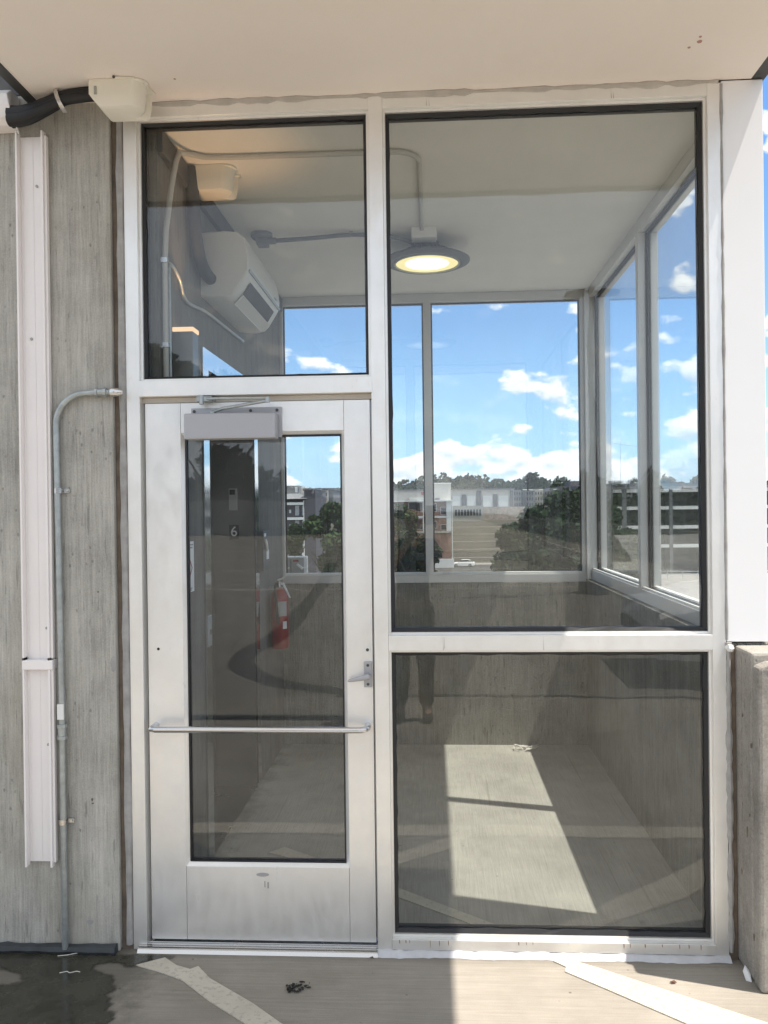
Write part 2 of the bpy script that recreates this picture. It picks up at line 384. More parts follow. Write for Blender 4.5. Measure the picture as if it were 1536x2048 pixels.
# saw-cut joint and tyre skid mark
M['joint'] = plain('joint_sealant', (.06, .055, .05), .8)
def ribbon(name, pts, w0, z, m):
    ws = w0 if isinstance(w0, list) else [w0]*len(pts); L, Rr = [], []
    for i, p in enumerate(pts):
        a = Vector(pts[max(0, i-1)]); c = Vector(pts[min(len(pts)-1, i+1)]); d = (c-a).normalized(); nn = Vector((-d.y, d.x))*ws[i]/2
        L.append((p[0]+nn.x, p[1]+nn.y)); Rr.append((p[0]-nn.x, p[1]-nn.y))
    b = MB(); va = [b.bm.verts.new((*q, z)) for q in L]; vb = [b.bm.verts.new((*q, z)) for q in Rr]
    for i in range(len(va)-1): b.bm.faces.new((va[i], va[i+1], vb[i+1], vb[i]))
    return tag(b.build(name, m), kind='structure')
ribbon('expansion_joint', [(-.9, -4.34), (0, -4.32), (1.4, -4.25), (3.2, -4.12), (9, -3.7)], .07, .004, M['joint'])
def cr(pts, n=8):
    out = []; P = [pts[0]]+pts+[pts[-1]]
    for i in range(1, len(P)-2):
        p0, p1, p2, p3 = [Vector(q) for q in P[i-1:i+3]]
        for k in range(n):
            t = k/n; out.append(.5*((2*p1)+(-p0+p2)*t+(2*p0-5*p1+4*p2-p3)*t*t+(-p0+3*p1-3*p2+p3)*t**3))
    out.append(Vector(pts[-1])); return out
sk = cr([(-.6, -4.42), (-.85, -4.5), (-1.2, -4.66), (-1.6, -4.95), (-2.0, -5.5), (-2.2, -6.1), (-2.25, -6.8), (-2.1, -8.0), (-2.2, -10.5), (-2.5, -15.5), (-3, -22)])
ribbon('tyre_skid_mark', [tuple(p) for p in sk], [.10+.20*min(1, i/20) for i in range(len(sk))], .0055, M['joint'])
# wet patch by the wall
def puddlemat():
    m, t = newmat('wet_concrete'); pos = world_pos(t); n = t.noise(pos, 9, 6, .6)
    gr = t.noise(pos, 200, 4, .7)
    c = t.mix(t.ramp(n, .3, .7), (.026, .026, .019), (.058, .055, .042))
    p = principled(t, **{'Base Color': c, 'Roughness': t.ramp(n, .4, .6, .08, .32), 'Specular IOR Level': .5}); bump(t, gr, .08, .002, p)
    at = t.n('ShaderNodeAttribute'); at.attribute_name = 'wetness'
    al_ = t.ramp(t.math('ADD', at.outputs['Fac'], t.math('MULTIPLY', t.math('SUBTRACT', t.noise(pos, 38, 5, .6), .5), 1.1)), .15, .75)
    t.put(p.inputs['Alpha'], al_); return m
M['wet'] = puddlemat()
random.seed(3)
edge = [(-1.17, -.055), (-1.02, -.05), (-1.05, -.075), (-1.12, -.095), (-1.15, -.125), (-1.22, -.10), (-1.30, -.12), (-1.27, -.17), (-1.20, -.20), (-1.19, -.24), (-1.165, -.27), (-1.175, -.32), (-1.15, -.35), (-1.145, -.40), (-1.10, -.44), (-1.12, -.50), (-1.06, -.62), (-1.15, -.85), (-1.5, -1.1), (-2.3, -1.2), (-3.0, -.9), (-2.9, -.5), (-2.3, -.34), (-1.72, -.32), (-1.60, -.27), (-1.52, -.235), (-1.60, -.175), (-1.72, -.14), (-2.0, -.10), (-2.0, -.05)]
e2 = cr([(x, y) for x, y in edge]+[edge[0]], 5)[:-1]
e2 = [(p.x+rnd.uniform(-.007, .007), p.y+rnd.uniform(-.006, .006)) for p in e2]
def wet_at(x, y):
    ins = False; dm = 1e9; n = len(e2)
    for i in range(n):
        (x1, y1), (x2, y2) = e2[i], e2[(i+1) % n]
        if (y1 > y) != (y2 > y) and x < (x2-x1)*(y-y1)/(y2-y1)+x1: ins = not ins
        dx, dy = x2-x1, y2-y1; q = max(0, min(1, ((x-x1)*dx+(y-y1)*dy)/(dx*dx+dy*dy+1e-12))); dm = min(dm, (x-x1-q*dx)**2+(y-y1-q*dy)**2)
    dm = math.sqrt(dm); return .5+(dm if ins else -dm)/.03
bm = bmesh.new(); cl_layer = bm.verts.layers.float.new('wetness'); NXp, NYp = 88, 60; gv = []
for iy in range(NYp+1):
    row = []
    for ix in range(NXp+1):
        x = -2.2+1.23*ix/NXp; y = -.95+.915*iy/NYp; v = bm.verts.new((x, y, .004)); v[cl_layer] = max(0, min(1, wet_at(x, y))); row.append(v)
    gv.append(row)
for iy in range(NYp):
    for ix in range(NXp):
        q = (gv[iy][ix], gv[iy][ix+1], gv[iy+1][ix+1], gv[iy+1][ix])
        if max(v[cl_layer] for v in q) > 0: bm.faces.new(q)
for v in [v for v in bm.verts if not v.link_faces]: bm.verts.remove(v)
me = bpy.data.meshes.new('puddle'); bm.to_mesh(me); bm.free(); me.materials.append(M['wet']); pud = bpy.data.objects.new('puddle', me); C.objects.link(pud); tag(pud, kind='structure')

# ================================================================== LIFT SHAFT WALL (left)
sw = thing('stair_tower', (-1.7, 1.0, 0), 'streaked grey concrete tower wall left of the lobby, running inside behind the door', 'building')
MB().box(-8, -1.241, -.02, .12, 0, 3.385).build('front_wall', M['concrete'], sw, bevel=.006)
for (x, z, rx, rz, mm) in [(-1.252, 1.135, .012, .032, 'caulk'), (-1.345, .60, .004, .006, 'gap'), (-1.343, .585, .005, .003, 'gap'), (-1.46, 2.86, .005, .006, 'caulk'), (-1.40, 1.80, .010, .004, 'caulk'), (-1.36, .115, .014, .010, 'caulk'), (-1.31, 1.42, .003, .004, 'gap')]:
    MB().prism([(x+rx*math.cos(a)*(1+.2*math.sin(3*a)), -.0212, z+rz*math.sin(a)) for a in [k*.6 for k in range(10)]], (0, .004, 0)).build('surface_patch', M[mm], sw)
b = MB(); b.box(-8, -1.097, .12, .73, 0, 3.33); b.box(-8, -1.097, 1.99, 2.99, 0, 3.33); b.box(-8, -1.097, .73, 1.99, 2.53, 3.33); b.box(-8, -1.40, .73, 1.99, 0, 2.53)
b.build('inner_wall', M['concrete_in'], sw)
MB().box(-8, -1.30, -.02, 3.0, 3.386, 7.5).build('upper_cladding', M['charcoal'], sw)
b = MB(); b.box(-1.094, -1.072, .115, 2.84, 3.20, 3.295); b.build('ceiling_angle', M['charcoal'], sw)
# lift entrance
le = MB(); le.box(-1.097, -1.088, .735, .835, 0, 2.43); le.box(-1.097, -1.088, 1.885, 1.985, 0, 2.43); le.box(-1.097, -1.088, .735, 1.985, 2.431, 2.53)
lf = le.build('lift_frame', M['mirror_steel'], sw)
b = MB(); b.box(-1.395, -1.098, 1.885, 1.985, 0, 2.43); b.box(-1.395, -1.098, .735, .835, 0, 2.43); b.box(-1.395, -1.098, .735, 1.985, 2.431, 2.525)
b.build('lift_reveal', M['lift_panel'], lf)
b = MB(); b.box(-1.39, -1.36, .836, 1.355, .012, 2.43); b.box(-1.385, -1.355, 1.359, 1.884, .012, 2.43); b.build('lift_door', M['lift_panel'], sw, bevel=.003)
MB().box(-1.39, -1.10, .836, 1.884, 0, .010).build('lift_threshold', M['steel'], sw)

def text_mesh(name, s, size, loc, rot, m, parent, depth=.0015):
    cu = bpy.data.curves.new(name, 'FONT'); cu.body = s; cu.size = size; cu.align_x = 'CENTER'; cu.align_y = 'CENTER'; cu.extrude = depth
    o = bpy.data.objects.new(name, cu); C.objects.link(o)
    bpy.context.view_layer.update()
    me = bpy.data.meshes.new_from_object(o.evaluated_get(bpy.context.evaluated_depsgraph_get()))
    bpy.data.objects.remove(o); me.materials.append(m); me.name = name
    n = bpy.data.objects.new(name, me); C.objects.link(n); n.parent = parent
    n.location = Vector(loc)-world_loc(parent); n.rotation_euler = rot; return n
fs = thing('floor_number_sign', (-1.222, 1.882, 1.60), 'black plate with white number 6 on the lift door reveal', 'sign')
MB().box(-1.252, -1.192, 1.878, 1.8845, 1.553, 1.645).build('plate', M['gasket'], fs, bevel=.001)
text_mesh('digit', '6', .088, (-1.222, 1.8765, 1.601), (R(90), 0, 0), M['white'], fs)
ip = thing('lift_indicator_panel', (-1.222, 1.882, 1.80), 'grey lift indicator panel with a black window above the number plate', 'panel')
MB().box(-1.252, -1.200, 1.877, 1.8845, 1.735, 1.872).build('plate', M['grey_box'], ip, bevel=.001)
MB().box(-1.246, -1.212, 1.873, 1.877, 1.833, 1.864).build('display', M['gasket'], ip)
cb = thing('lift_call_button', (-1.08, .785, 1.14), 'small steel lift call button plate on the near lift jamb', 'button')
MB().box(-1.088, -1.083, .755, .82, 1.07, 1.22).build('plate', M['grey_box'], cb, bevel=.001)
MB().tube([(-1.083, .787, 1.14), (-1.078, .787, 1.14)], .014, 16).build('button', M['steel'], cb)

# low concrete walls
lw = MB(); lw.box(-1.097, 1.30, 2.84, 3.0, 0, 1.185)
tag(lw.build('rear_low_wall', M['concrete_raked'], bevel=.004), 'raked concrete low wall under the rear windows of the lobby', 'wall')
lw = MB(); lw.box(1.126, 1.30, .02, 2.84, 0, 1.205)
tag(lw.build('side_low_wall', M['concrete_raked'], bevel=.004), 'concrete low wall under the right side windows of the lobby', 'wall')
pp = thing('parapet', (1.3, -.12, 0), 'sunlit rough concrete parapet at the right of the glazed front', 'parapet')
pb = MB(); pb.prism([(1.150, -.222, 0), (7.2, -.222, 0), (7.2, -.222, 1.185), (1.32, -.222, 1.175), (1.20, -.215, 1.168), (1.158, -.205, 1.15)], (0, .07, 0))
pb.box(1.152, 7.2, -.152, .018, 0, 1.198)
pb.build('wall', M['concrete_pier'], pp, bevel=.012)
MB().box(1.121, 1.150, .0, .018, 0, 1.20).build('joint_filler', M['gap'], pp)
for (y, z, ry, rz) in [(-.105, .53, .005, .020), (-.16, .17, .005, .014), (-.13, .60, .003, .006), (-.07, .95, .004, .007), (-.15, .86, .003, .009), (-.05, .36, .006, .012)]:
    MB().prism([(1.1495, y+ry*math.cos(a)*(1+.3*math.sin(3*a)), z+rz*math.sin(a)) for a in [k*.7 for k in range(9)]], (.004, 0, 0)).build('form_hole', M['gap'], pp)
bb = MB(); bb.lathe((1.128, -.012, 1.186), [(0, -.010), (.012, -.006), (.017, .004), (.010, .016), (0, .020)], 9)
for v in bb.bm.verts: v.co += Vector((rnd.uniform(-.003, .003), rnd.uniform(-.003, .003), rnd.uniform(-.002, .003)))
bb.build('foam_blob', M['white'], pp, smooth=True)
b = MB(); b.box(1.1505, 1.1525, -.06, -.02, .03, 1.165); b.build('form_strip', M['concrete_pier'], pp, label='thin raised strip of concrete on the shaded side')
b = MB(); b.box(-34, -33.8, -130, -3, 0, 1.1); b.box(-34, 7.2, -130.2, -130, 0, 1.1); b.box(7.0, 7.2, -130, -.23, -.35, 1.05)
tag(b.build('deck_edge_wall', M['concrete_pier']), 'far concrete edge wall around the parking deck, seen only as a reflection', 'wall')

# ================================================================== ROOF / SOFFIT
rf = thing('canopy_roof', (0, 1, ZS), 'flat roof with cream soffit overhanging the glazed front', 'roof')
MB().box(-1.514, 1.233, -.92, .0005, ZS, ZS+.05).build('soffit', M['soffit'], rf)
MB().box(-1.514, 1.233, -.91, 3.0, ZS+.051, ZS+.30).build('roof_deck', M['white'], rf)
MB().box(-1.096, 1.27, .112, 2.95, 3.305, ZS+.045).build('ceiling', M['ceiling'], rf)
b = MB(); b.box(-1.555, -1.515, -.96, -.021, ZS-.004, ZS+.32); b.box(1.234, 1.285, -.96, 3.05, ZS+.0, ZS+.32); b.box(-1.5145, 1.2335, -.965, -.921, ZS-.012, ZS+.32); b.box(-1.2, 1.2335, 3.0005, 3.05, ZS-.03, ZS+.32)
b.build('fascia', M['dark_trim'], rf)
# ================================================================== CORNER PANEL
b = MB(); b.box(1.1215, 1.277, .002, .15, 1.212, ZS-.002)
tag(b.build('corner_column', M['panel'], bevel=.003), 'smooth white metal clad corner column right of the glazed front', 'column')

# ================================================================== FRONT STOREFRONT
st = thing('glazed_front', (-.04, .05, 0), 'white aluminium glazed front with door on the left and tall lights on the right', 'glazed front')
XL, XLi, XM, XMi, XRi, XR = -1.193, -1.140, -.222, -.167, 1.069, 1.119
al = M['alu']
MB().box(XL, XLi, 0, .11, 0.0, 3.335).build('jamb', al, st, bevel=.0015)
MB().box(XM, XMi, -.001, .11, 0.0, 3.335).build('mullion', al, st, bevel=.0015)
MB().box(XRi, XR, 0, .11, 0.012, 3.335).build('jamb', al, st, bevel=.0015)
MB().box(XLi, XM, .001, .11, 3.289, 3.335).build('head', al, st, bevel=.0015)
MB().box(XMi, XRi, .001, .11, 3.289, 3.335).build('head', al, st, bevel=.0015)
MB().box(XLi-.004, XM+.003, -.006, .11, 2.188, 2.25).build('transom', al, st, bevel=.0015)
MB().box(XMi+.0005, XRi-.0005, -.003, .11, 1.182, 1.24).build('transom', al, st, bevel=.0015)
MB().box(XMi+.0005, XRi-.0005, -.004, .11, .018, .058).build('sill', al, st, bevel=.0015)
def pane(x0, x1, z0, z1, parent, y=.048, g=.016, mat='glass', stop=True):
    # recessed stop (aluminium), black gasket, pane
    if stop:
        b = MB(); s = .010
        b.box(x0, x0+s, .018, .10, z0, z1); b.box(x1-s, x1, .018, .10, z0, z1); b.box(x0+s, x1-s, .018, .10, z1-s, z1); b.box(x0+s, x1-s, .018, .10, z0, z0+s)
        b.build('glazing_stop', al, parent, bevel=.001)
        x0 += s; x1 -= s; z0 += s; z1 -= s
    p = MB().box(x0+.001, x1-.001, y, y+.006, z0+.001, z1-.001).build('glass_pane', M[mat], parent)
    b = MB(); gg = g
    # gasket: slightly wavy black bead in front of the glass edge
    def bead(a, c, inner):
        n = 26; ring = []
        a = Vector(a); c = Vector(c); inner = Vector(inner)
        for i in range(n+1):
            q = a.lerp(c, i/n); wv = gg*(1+.14*math.sin(i*1.9+a.x*7)+.10*rnd.uniform(-1, 1))
            ring.append([q+Vector((0, .030-.048, 0)), q+inner*wv+Vector((0, .038-.048, 0)), q+inner*wv+Vector((0, .0475-.048, 0)), q+Vector((0, .0475-.048, 0))])
        b.loft(ring)
    e = .0005
    bead((x0+e, y, z0+e), (x0+e, y, z1-e), (1, 0, 0)); bead((x1-e, y, z0+e), (x1-e, y, z1-e), (-1, 0, 0))
    bead((x0+e, y, z1-e), (x1-e, y, z1-e), (0, 0, -1)); bead((x0+e, y, z0+e), (x1-e, y, z0+e), (0, 0, 1))
    b.build('gasket', M['gasket'], parent)
    b = MB(); b.box(x0, x0+.014, y+.0065, y+.03, z0, z1); b.box(x1-.014, x1, y+.0065, y+.03, z0, z1); b.box(x0+.014, x1-.014, y+.0065, y+.03, z1-.014, z1); b.box(x0+.014, x1-.014, y+.0065, y+.03, z0, z0+.014)
    b.build('inner_gasket', M['gasket'], parent)
    return p
pane(XLi, XM, 2.25, 3.289, st, g=.010)
pane(XMi, XRi, 1.24, 3.289, st, g=.014)
pane(XMi, XRi, .058, 1.182, st, g=.014)
# door head stop, threshold
MB().box(XLi+.001, XM-.001, .034, .10, 2.166, 2.187).build('door_stop', plain('beige_stop', (.55, .51, .45), .5), st, bevel=.001)
b = MB(); b.box(XLi+.001, -1.128, .055, .10, .03, 2.165); b.box(-.230, XM-.001, .055, .10, .03, 2.165); b.build('door_stop', M['alu_in'], st)
b = MB(); b.prism([(XLi-.03, -.030, 0), (XLi-.03, -.022, .012), (XLi-.03, .0, .020), (XLi-.03, .10, .022), (XLi-.03, .10, 0)], (XM-XLi+.03, 0, 0))
for k in range(4): b.box(XLi-.028, XM-.002, -.016+k*.012, -.011+k*.012, .012, .0205+k*.0008)
b.build('threshold', M['steel'], st)
# door leaf
DX0, DX1, DZ0, DZ1 = -1.127, -.231, .030, 2.163; GX0, GX1, GZ0, GZ1 = -.985, -.333, .322, 2.045
b = MB(); y0, y1 = .024, .068
b.box(DX0, GX0+.0, y0, y1, DZ0, DZ1); b.box(GX1, DX1, y0, y1, DZ0, DZ1)
b.box(GX0+.0012, GX1-.0012, y0+.0006, y1, GZ1, DZ1); b.box(GX0+.0012, GX1-.0012, y0+.0006, y1, DZ0, GZ0)
door = b.build('door', M['door'], st, bevel=.001)
door['label'] = 'aluminium framed glass door, closed'
# bevelled glazing beads
b = MB(); s = .014
def bead4(b, x0, x1, z0, z1, s, ya, yb):
    b.prism([(x0, ya, z0), (x0+s, yb, z0+s), (x0+s, yb+.004, z0+s), (x0, yb+.004, z0)], (0, 0, 0.0001))
for (A, B_) in (((GX0, GZ0), (GX1, GZ0)), ((GX1, GZ0), (GX1, GZ1)), ((GX1, GZ1), (GX0, GZ1)), ((GX0, GZ1), (GX0, GZ0))):
    cx, cz = (GX0+GX1)/2, (GZ0+GZ1)/2
    def inn(P, k): return (P[0]+(k if P[0] < cx else -k), P[1]+(k if P[1] < cz else -k))
    a0, a1, c0, c1 = A, inn(A, s), B_, inn(B_, s)
    v = [b.bm.verts.new(q) for q in ((a0[0], y0+.001, a0[1]), (c0[0], y0+.001, c0[1]), (c1[0], y0+.016, c1[1]), (a1[0], y0+.016, a1[1]), (a0[0], y0+.030, a0[1]), (c0[0], y0+.030, c0[1]), (c1[0], y0+.030, c1[1]), (a1[0], y0+.030, a1[1]))]
    for f in ((0, 1, 2, 3), (4, 5, 6, 7), (0, 1, 5, 4), (3, 2, 6, 7)): b.bm.faces.new([v[i] for i in f])
b.build('glazing_bead', M['door'], door)
b = MB(); q = .0045
b.box(GX0+s, GX0+s+q, y0+.013, y0+.0235, GZ0+s, GZ1-s); b.box(GX1-s-q, GX1-s, y0+.013, y0+.0235, GZ0+s, GZ1-s); b.box(GX0+s+q, GX1-s-q, y0+.013, y0+.0235, GZ1-s-q, GZ1-s); b.box(GX0+s+q, GX1-s-q, y0+.013, y0+.0235, GZ0+s, GZ0+s+q)
b.build('gasket', M['gasket'], door)
MB().box(GX0+s+.001, GX1-s-.001, y0+.024, y0+.030, GZ0+s, GZ1-s).build('glass_pane', M['glass'], door)
b = MB(); b.box(GX0+.003, GX0+s+.006, y0+.031, y0+.043, GZ0+.003, GZ1-.003); b.box(GX1-s-.006, GX1-.003, y0+.031, y0+.043, GZ0+.003, GZ1-.003); b.box(GX0+s, GX1-s, y0+.031, y0+.043, GZ1-s-.006, GZ1-.003); b.box(GX0+s, GX1-s, y0+.031, y0+.043, GZ0+.003, GZ0+s+.006); b.build('inner_gasket', M['gasket'], door)
# pull bar
yb = -.045
pts = [(-1.098, y0+.002, .884), (-1.098, yb+.012, .884)]+[Vector((-1.088, yb+.010, .884))]+[(-1.078, yb, .884), (-.285, yb, .884)]+[tuple(p) for p in arc((-.285, yb+.032, .884), .032, -90, 0, 6, (1, 0, 0), (0, 1, 0))][1:]+[(-.253, y0+.002, .884)]
MB().tube(pts, .0125, 18).build('pull_bar', M['steel'], door, smooth=True)
# lever
b = MB(); b.box(-.266, -.234, y0-.009, y0, 1.036, 1.136); lp = b.build('lever_handle', M['closer'], door, bevel=.002)
b = MB(); rg = []
for i, t in enumerate([0, .1, .25, .5, .75, .93, 1.0]):
    x = -.247-.083*t; z = 1.083-.018*t; h = (.012, .0125, .011, .009, .0078, .006, .002)[i]; d = (.010, .010, .008, .007, .006, .005, .002)[i]; yy = y0-.034+(.004*t)
    rg.append([(x+.002, yy+d*math.cos(a), z+h*math.sin(a)) for a in [2*math.pi*k/12 for k in range(12)]])
b.loft(rg); b.tube([(-.249, y0-.008, 1.083), (-.249, y0-.036, 1.083)], .010, 14)
lv = b.build('lever_arm', M['closer'], door, smooth=True)
for z in (1.122, 1.048): MB().tube([(-.250, y0-.009, z), (-.250, y0-.0115, z)], .0055, 12).build('screw', M['charcoal'], door)
b = MB(); b.tube([(-.251, y0, 1.182), (-.251, y0-.004, 1.182)], .0115, 20); b.build('lock_ring', M['white'], door)
b = MB(); b.tube([(-.251, y0-.004, 1.182), (-.251, y0-.006, 1.182)], .0062, 16); b.build('lock_cylinder', M['charcoal'], door)
b = MB(); b.tube([(-1.086, y0-.0015, 1.187), (-1.086, y0+.001, 1.187)], .0055, 14); b.build('bolt_hole', M['gasket'], door)
b = MB(); b.tube([(-.678, y0-.0018, .292), (-.678, y0+.002, .292)], .012, 24, sx=1); o = b.build('maker_badge', M['closer'], door)
for v in o.data.vertices: v.co.x = (v.co.x-(-.678-world_loc(door).x))*2.1+(-.678-world_loc(door).x); v.co.z = (v.co.z-(.292-world_loc(door).z))*.62+(.292-world_loc(door).z)
b = MB()
for (x, z, w_, a) in [(-.672, .254, .004, 10), (-.660, .250, .006, -20)]: b.box(x, x+w_, y0-.0008, y0, z-.012, z+.012)
b.build('scuff_mark', M['closer'], door)
# closer
b = MB(); b.box(-.948, -.590, y0-.082, y0-.012, 2.012, 2.112); dc = b.build('door_closer', M['closer'], door, bevel=.006)
b = MB(); b.box(-.938, -.577, y0-.011, y0, 2.022, 2.140); b.build('closer_plate', M['closer'], door, bevel=.001)
for x in (-.925, -.70, -.595): MB().tube([(x, y0-.012, 2.127), (x, y0-.015, 2.127)], .006, 12).build('screw', M['charcoal'], door)
b = MB(); b.tube([(-.845, y0-.04, 2.112), (-.845, y0-.04, 2.122)], .012, 14)
b.tube([(-.845, y0-.04, 2.120), (-.80, y0-.055, 2.132), (-.61, y0-.125, 2.150)], .0065, 10)
b.tube([(-.61, y0-.125, 2.143), (-.61, y0-.125, 2.163)], .010, 12)
b.tube([(-.61, y0-.125, 2.160), (-.80, y0-.09, 2.167), (-.875, y0-.04, 2.172)], .0055, 10)
b.box(-.905, -.845, y0-.052, .034, 2.163, 2.181); b.tube([(-.885, y0-.05, 2.150), (-.885, y0-.05, 2.186)], .009, 12)
b.build('closer_arm', M['galv'], door, smooth=True)
# sealant beads
def wavy(name, p0, p1, r, m, parent, n=40, amp=.3, sx=1.0):
    p0, p1 = Vector(p0), Vector(p1); pts = [p0.lerp(p1, i/n) for i in range(n+1)]
    rr = [r*(1+amp*rnd.uniform(-1, 1)) for _ in pts]
    return MB().tube(pts, rr, 8, sx=sx).build(name, m, parent, smooth=True)
b = MB(); b.box(-1.239, XL-.0005, .004, .10, 0, 3.34); b.build('joint_backing', M['gap'], st)
wavy('sealant', (-1.209, .004, .02), (-1.209, .004, 3.33), .015, M['caulk'], st, amp=.22)
wavy('sealant', (-1.19, .004, 3.341), (1.11, .004, 3.341), .0125, plain('smeared_sealant', (.46, .43, .40), .8, var=.15, vscale=12), st, n=60, amp=.6)
wavy('sealant', (1.121, .0, 1.22), (1.121, .0, 3.33), .0055, M['caulk'], st, amp=.35)
wavy('sealant', (1.126, -.002, .03), (1.126, -.002, 1.21), .010, M['caulk'], st, amp=.4)
b = MB(); nn = 60; rg = []
for i in range(nn+1):
    x = XM-.005+(1.125-XM)*i/nn; h = .017+.003*rnd.uniform(-1, 1); d = .018+.004*math.sin(i*.4)+.003*rnd.uniform(-1, 1)
    rg.append([(x, .01, .001), (x, -.012-d, .001), (x, -.010-d*.5, h*.6), (x, -.006, h), (x, .01, h)])
b.loft(rg); b.build('base_sealant', M['caulk_light'], st, smooth=True)
rs = random.Random(8); rustm = plain('rust_stain', (.30, .20, .13), .9, var=.4, vscale=40)
for x in [-.14, -.115, -.10, -.02, .015, .05, .32, .35, .375, .72, .745, .80, .865, .93, .965, 1.01]:
    h = rs.uniform(.012, .032); wd = rs.uniform(.0015, .004); MB().prism([(x, -.0047, .057), (x+wd, -.0047, .056), (x+wd*1.2, -.0047, .057-h*.5), (x+wd*.7, -.0047, .057-h), (x+wd*.1, -.0047, .057-h*.6)], (0, .0005, 0)).build('rust_run', rustm, st)
for x, z0, z1 in [(.005, 3.292, 3.325), (.015, 3.292, 3.318), (.71, 3.292, 3.33), (.718, 3.292, 3.32)]: MB().prism([(x, .0003, z0), (x+.002, .0003, z0), (x-.001, .0003, z1)], (0, .0005, 0)).build('drip_mark', M['caulk'], st)
for x, z0, z1 in [(.045, 1.183, 1.236), (.05, 1.19, 1.238), (.43, 1.183, 1.238)]: MB().prism([(x, -.0036, z0), (x+.0016, -.0036, z0), (x-.0008, -.0036, z1)], (0, .0005, 0)).build('drip_mark', M['caulk'], st)

# ================================================================== REAR + SIDE WINDOWS
ai = M['alu_in']
rw = thing('rear_window_wall', (0, 2.9, 1.19), 'aluminium window wall at the back of the lobby looking over the town', 'window')
Y0, Y1 = 2.845, 2.955
MB().box(-1.096, 1.126, Y0, Y1, 1.187, 1.245).build('sill', ai, rw, bevel=.0015)
MB().box(-1.096, 1.126, Y0, Y1, 3.243, 3.304).build('head', ai, rw, bevel=.0015)
for x0, x1 in ((-1.096, -1.075), (-.034, .022), (1.103, 1.126)): MB().box(x0, x1, Y0-.001, Y1, 1.2455, 3.2425).build('mullion', ai, rw, bevel=.0015)
for x0, x1 in ((-1.075, -.034), (.022, 1.103)):
    MB().box(x0+.001, x1-.001, Y0+.05, Y0+.056, 1.2465, 3.2415).build('glass_pane', M['glass2'], rw)
    b = MB(); s = .011
    for a in ((x0, x0+s, 1.2455, 3.2425), (x1-s, x1, 1.2455, 3.2425), (x0+s, x1-s, 3.2425-s, 3.2425)): b.box(a[0], a[1], Y0+.040, Y0+.0495, a[2], a[3])
    b.build('gasket', M['gasket'], rw)
    MB().box(x0, x1, Y0+.01, Y0+.0495, 1.2455, 1.262).build('glazing_bead', M['white'], rw, bevel=.001)
sdw = thing('side_window_wall', (1.2, 1.5, 1.2), 'aluminium window wall along the right side of the lobby', 'window')
SX0, SX1 = 1.158, 1.268
MB().box(SX0, SX1, .151, 2.955, 1.207, 1.275).build('sill', ai, sdw, bevel=.0015)
MB().box(SX0, SX1, .151, 2.955, 3.235, 3.304).build('head', ai, sdw, bevel=.0015)
for ya, yb_ in ((.151, .20), (1.41, 1.462), (2.80, 2.955)): MB().box(SX0-.001, SX1, ya, yb_, 1.2755, 3.2345).build('mullion', ai, sdw, bevel=.0015)
for ya, yb_ in ((.20, 1.41), (1.462, 2.80)):
    MB().box(SX0+.05, SX0+.056, ya+.001, yb_-.001, 1.2765, 3.2335).build('glass_pane', M['glass2'], sdw)
    b = MB(); s = .014
    for a in ((ya, ya+s, 1.2755, 3.2345), (yb_-s, yb_, 1.2755, 3.2345), (ya+s, yb_-s, 3.2345-s, 3.2345), (ya+s, yb_-s, 1.2755, 1.2755+s*.5)): b.box(SX0+.040, SX0+.0495, a[0], a[1], a[2], a[3]); b.box(SX0+.0565, SX0+.066, a[0], a[1], a[2], a[3])
    b.build('gasket', M['gasket'], sdw)
    b = MB(); b.box(SX0+.008, SX0+.020, ya, yb_, 1.2755, 1.288); b.box(SX0+.070, SX0+.095, ya, yb_, 1.2755, 1.290); b.build('glazing_bead', M['white'], sdw, bevel=.001)
MB().box(1.127, SX0-.001, 2.80, 2.955, 1.207, 3.304).build('corner_post', ai, sdw, bevel=.0015)

# ================================================================== EXTERIOR PIPEWORK (left)
cc = thing('duct_channel', (-1.57, -.03, .345), 'white open plastic duct channel fixed up the concrete wall left of the door', 'duct')
def chan(z0, z1):
    b = MB(); x0, x1 = -1.598, -1.488
    b.box(x0, x1, -.028, -.0205, z0, z1); b.box(x0-.004, x0+.003, -.058, -.0285, z0-.012, z1+.012); b.box(x1-.012, x1-.004, -.058, -.0285, z0-.012, z1+.012); b.box(x1-.0035, x1+.006, -.048, -.0285, z0+.005, z1-.004)
    b.box(x0+.052, x0+.054, -.0295, -.0285, z0, z1); b.box(x0+.010, x0+.012, -.0295, -.0285, z0, z1)
    return b
c1 = chan(1.158, 3.215).build('channel', M['pvc'], cc, bevel=.001); c2 = chan(.357, 1.155).build('channel', M['pvc'], cc, bevel=.001)
b = MB(); b.box(-1.6035, -1.480, -.0600, -.0205, 1.120, 1.1575); b.build('joint_clip', M['pvc'], cc, bevel=.003)
for x, z in [(-1.530, 3.02), (-1.560, 2.42), (-1.514, 1.28), (-1.514, .82)]: MB().tube([(x, -.0286, z), (x, -.033, z)], .0055, 10).build('screw', M['grey_box'], cc)
cd_ = thing('metal_conduit', (-1.45, -.04, 0), 'galvanised conduit rising up the outside wall and bending toward the door frame', 'conduit')
pts = [(-1.452, -.042, .02), (-1.452, -.042, 1.0), (-1.460, -.042, 2.07)]+[tuple(p) for p in arc((-1.340, -.042, 2.08), .120, 180, 90, 10, (1, 0, 0), (0, 0, 1))]+[(-1.30, -.042, 2.202), (-1.245, -.042, 2.202)]
MB().tube(pts, .0125, 14).build('pipe', M['galv'], cd_, smooth=True)
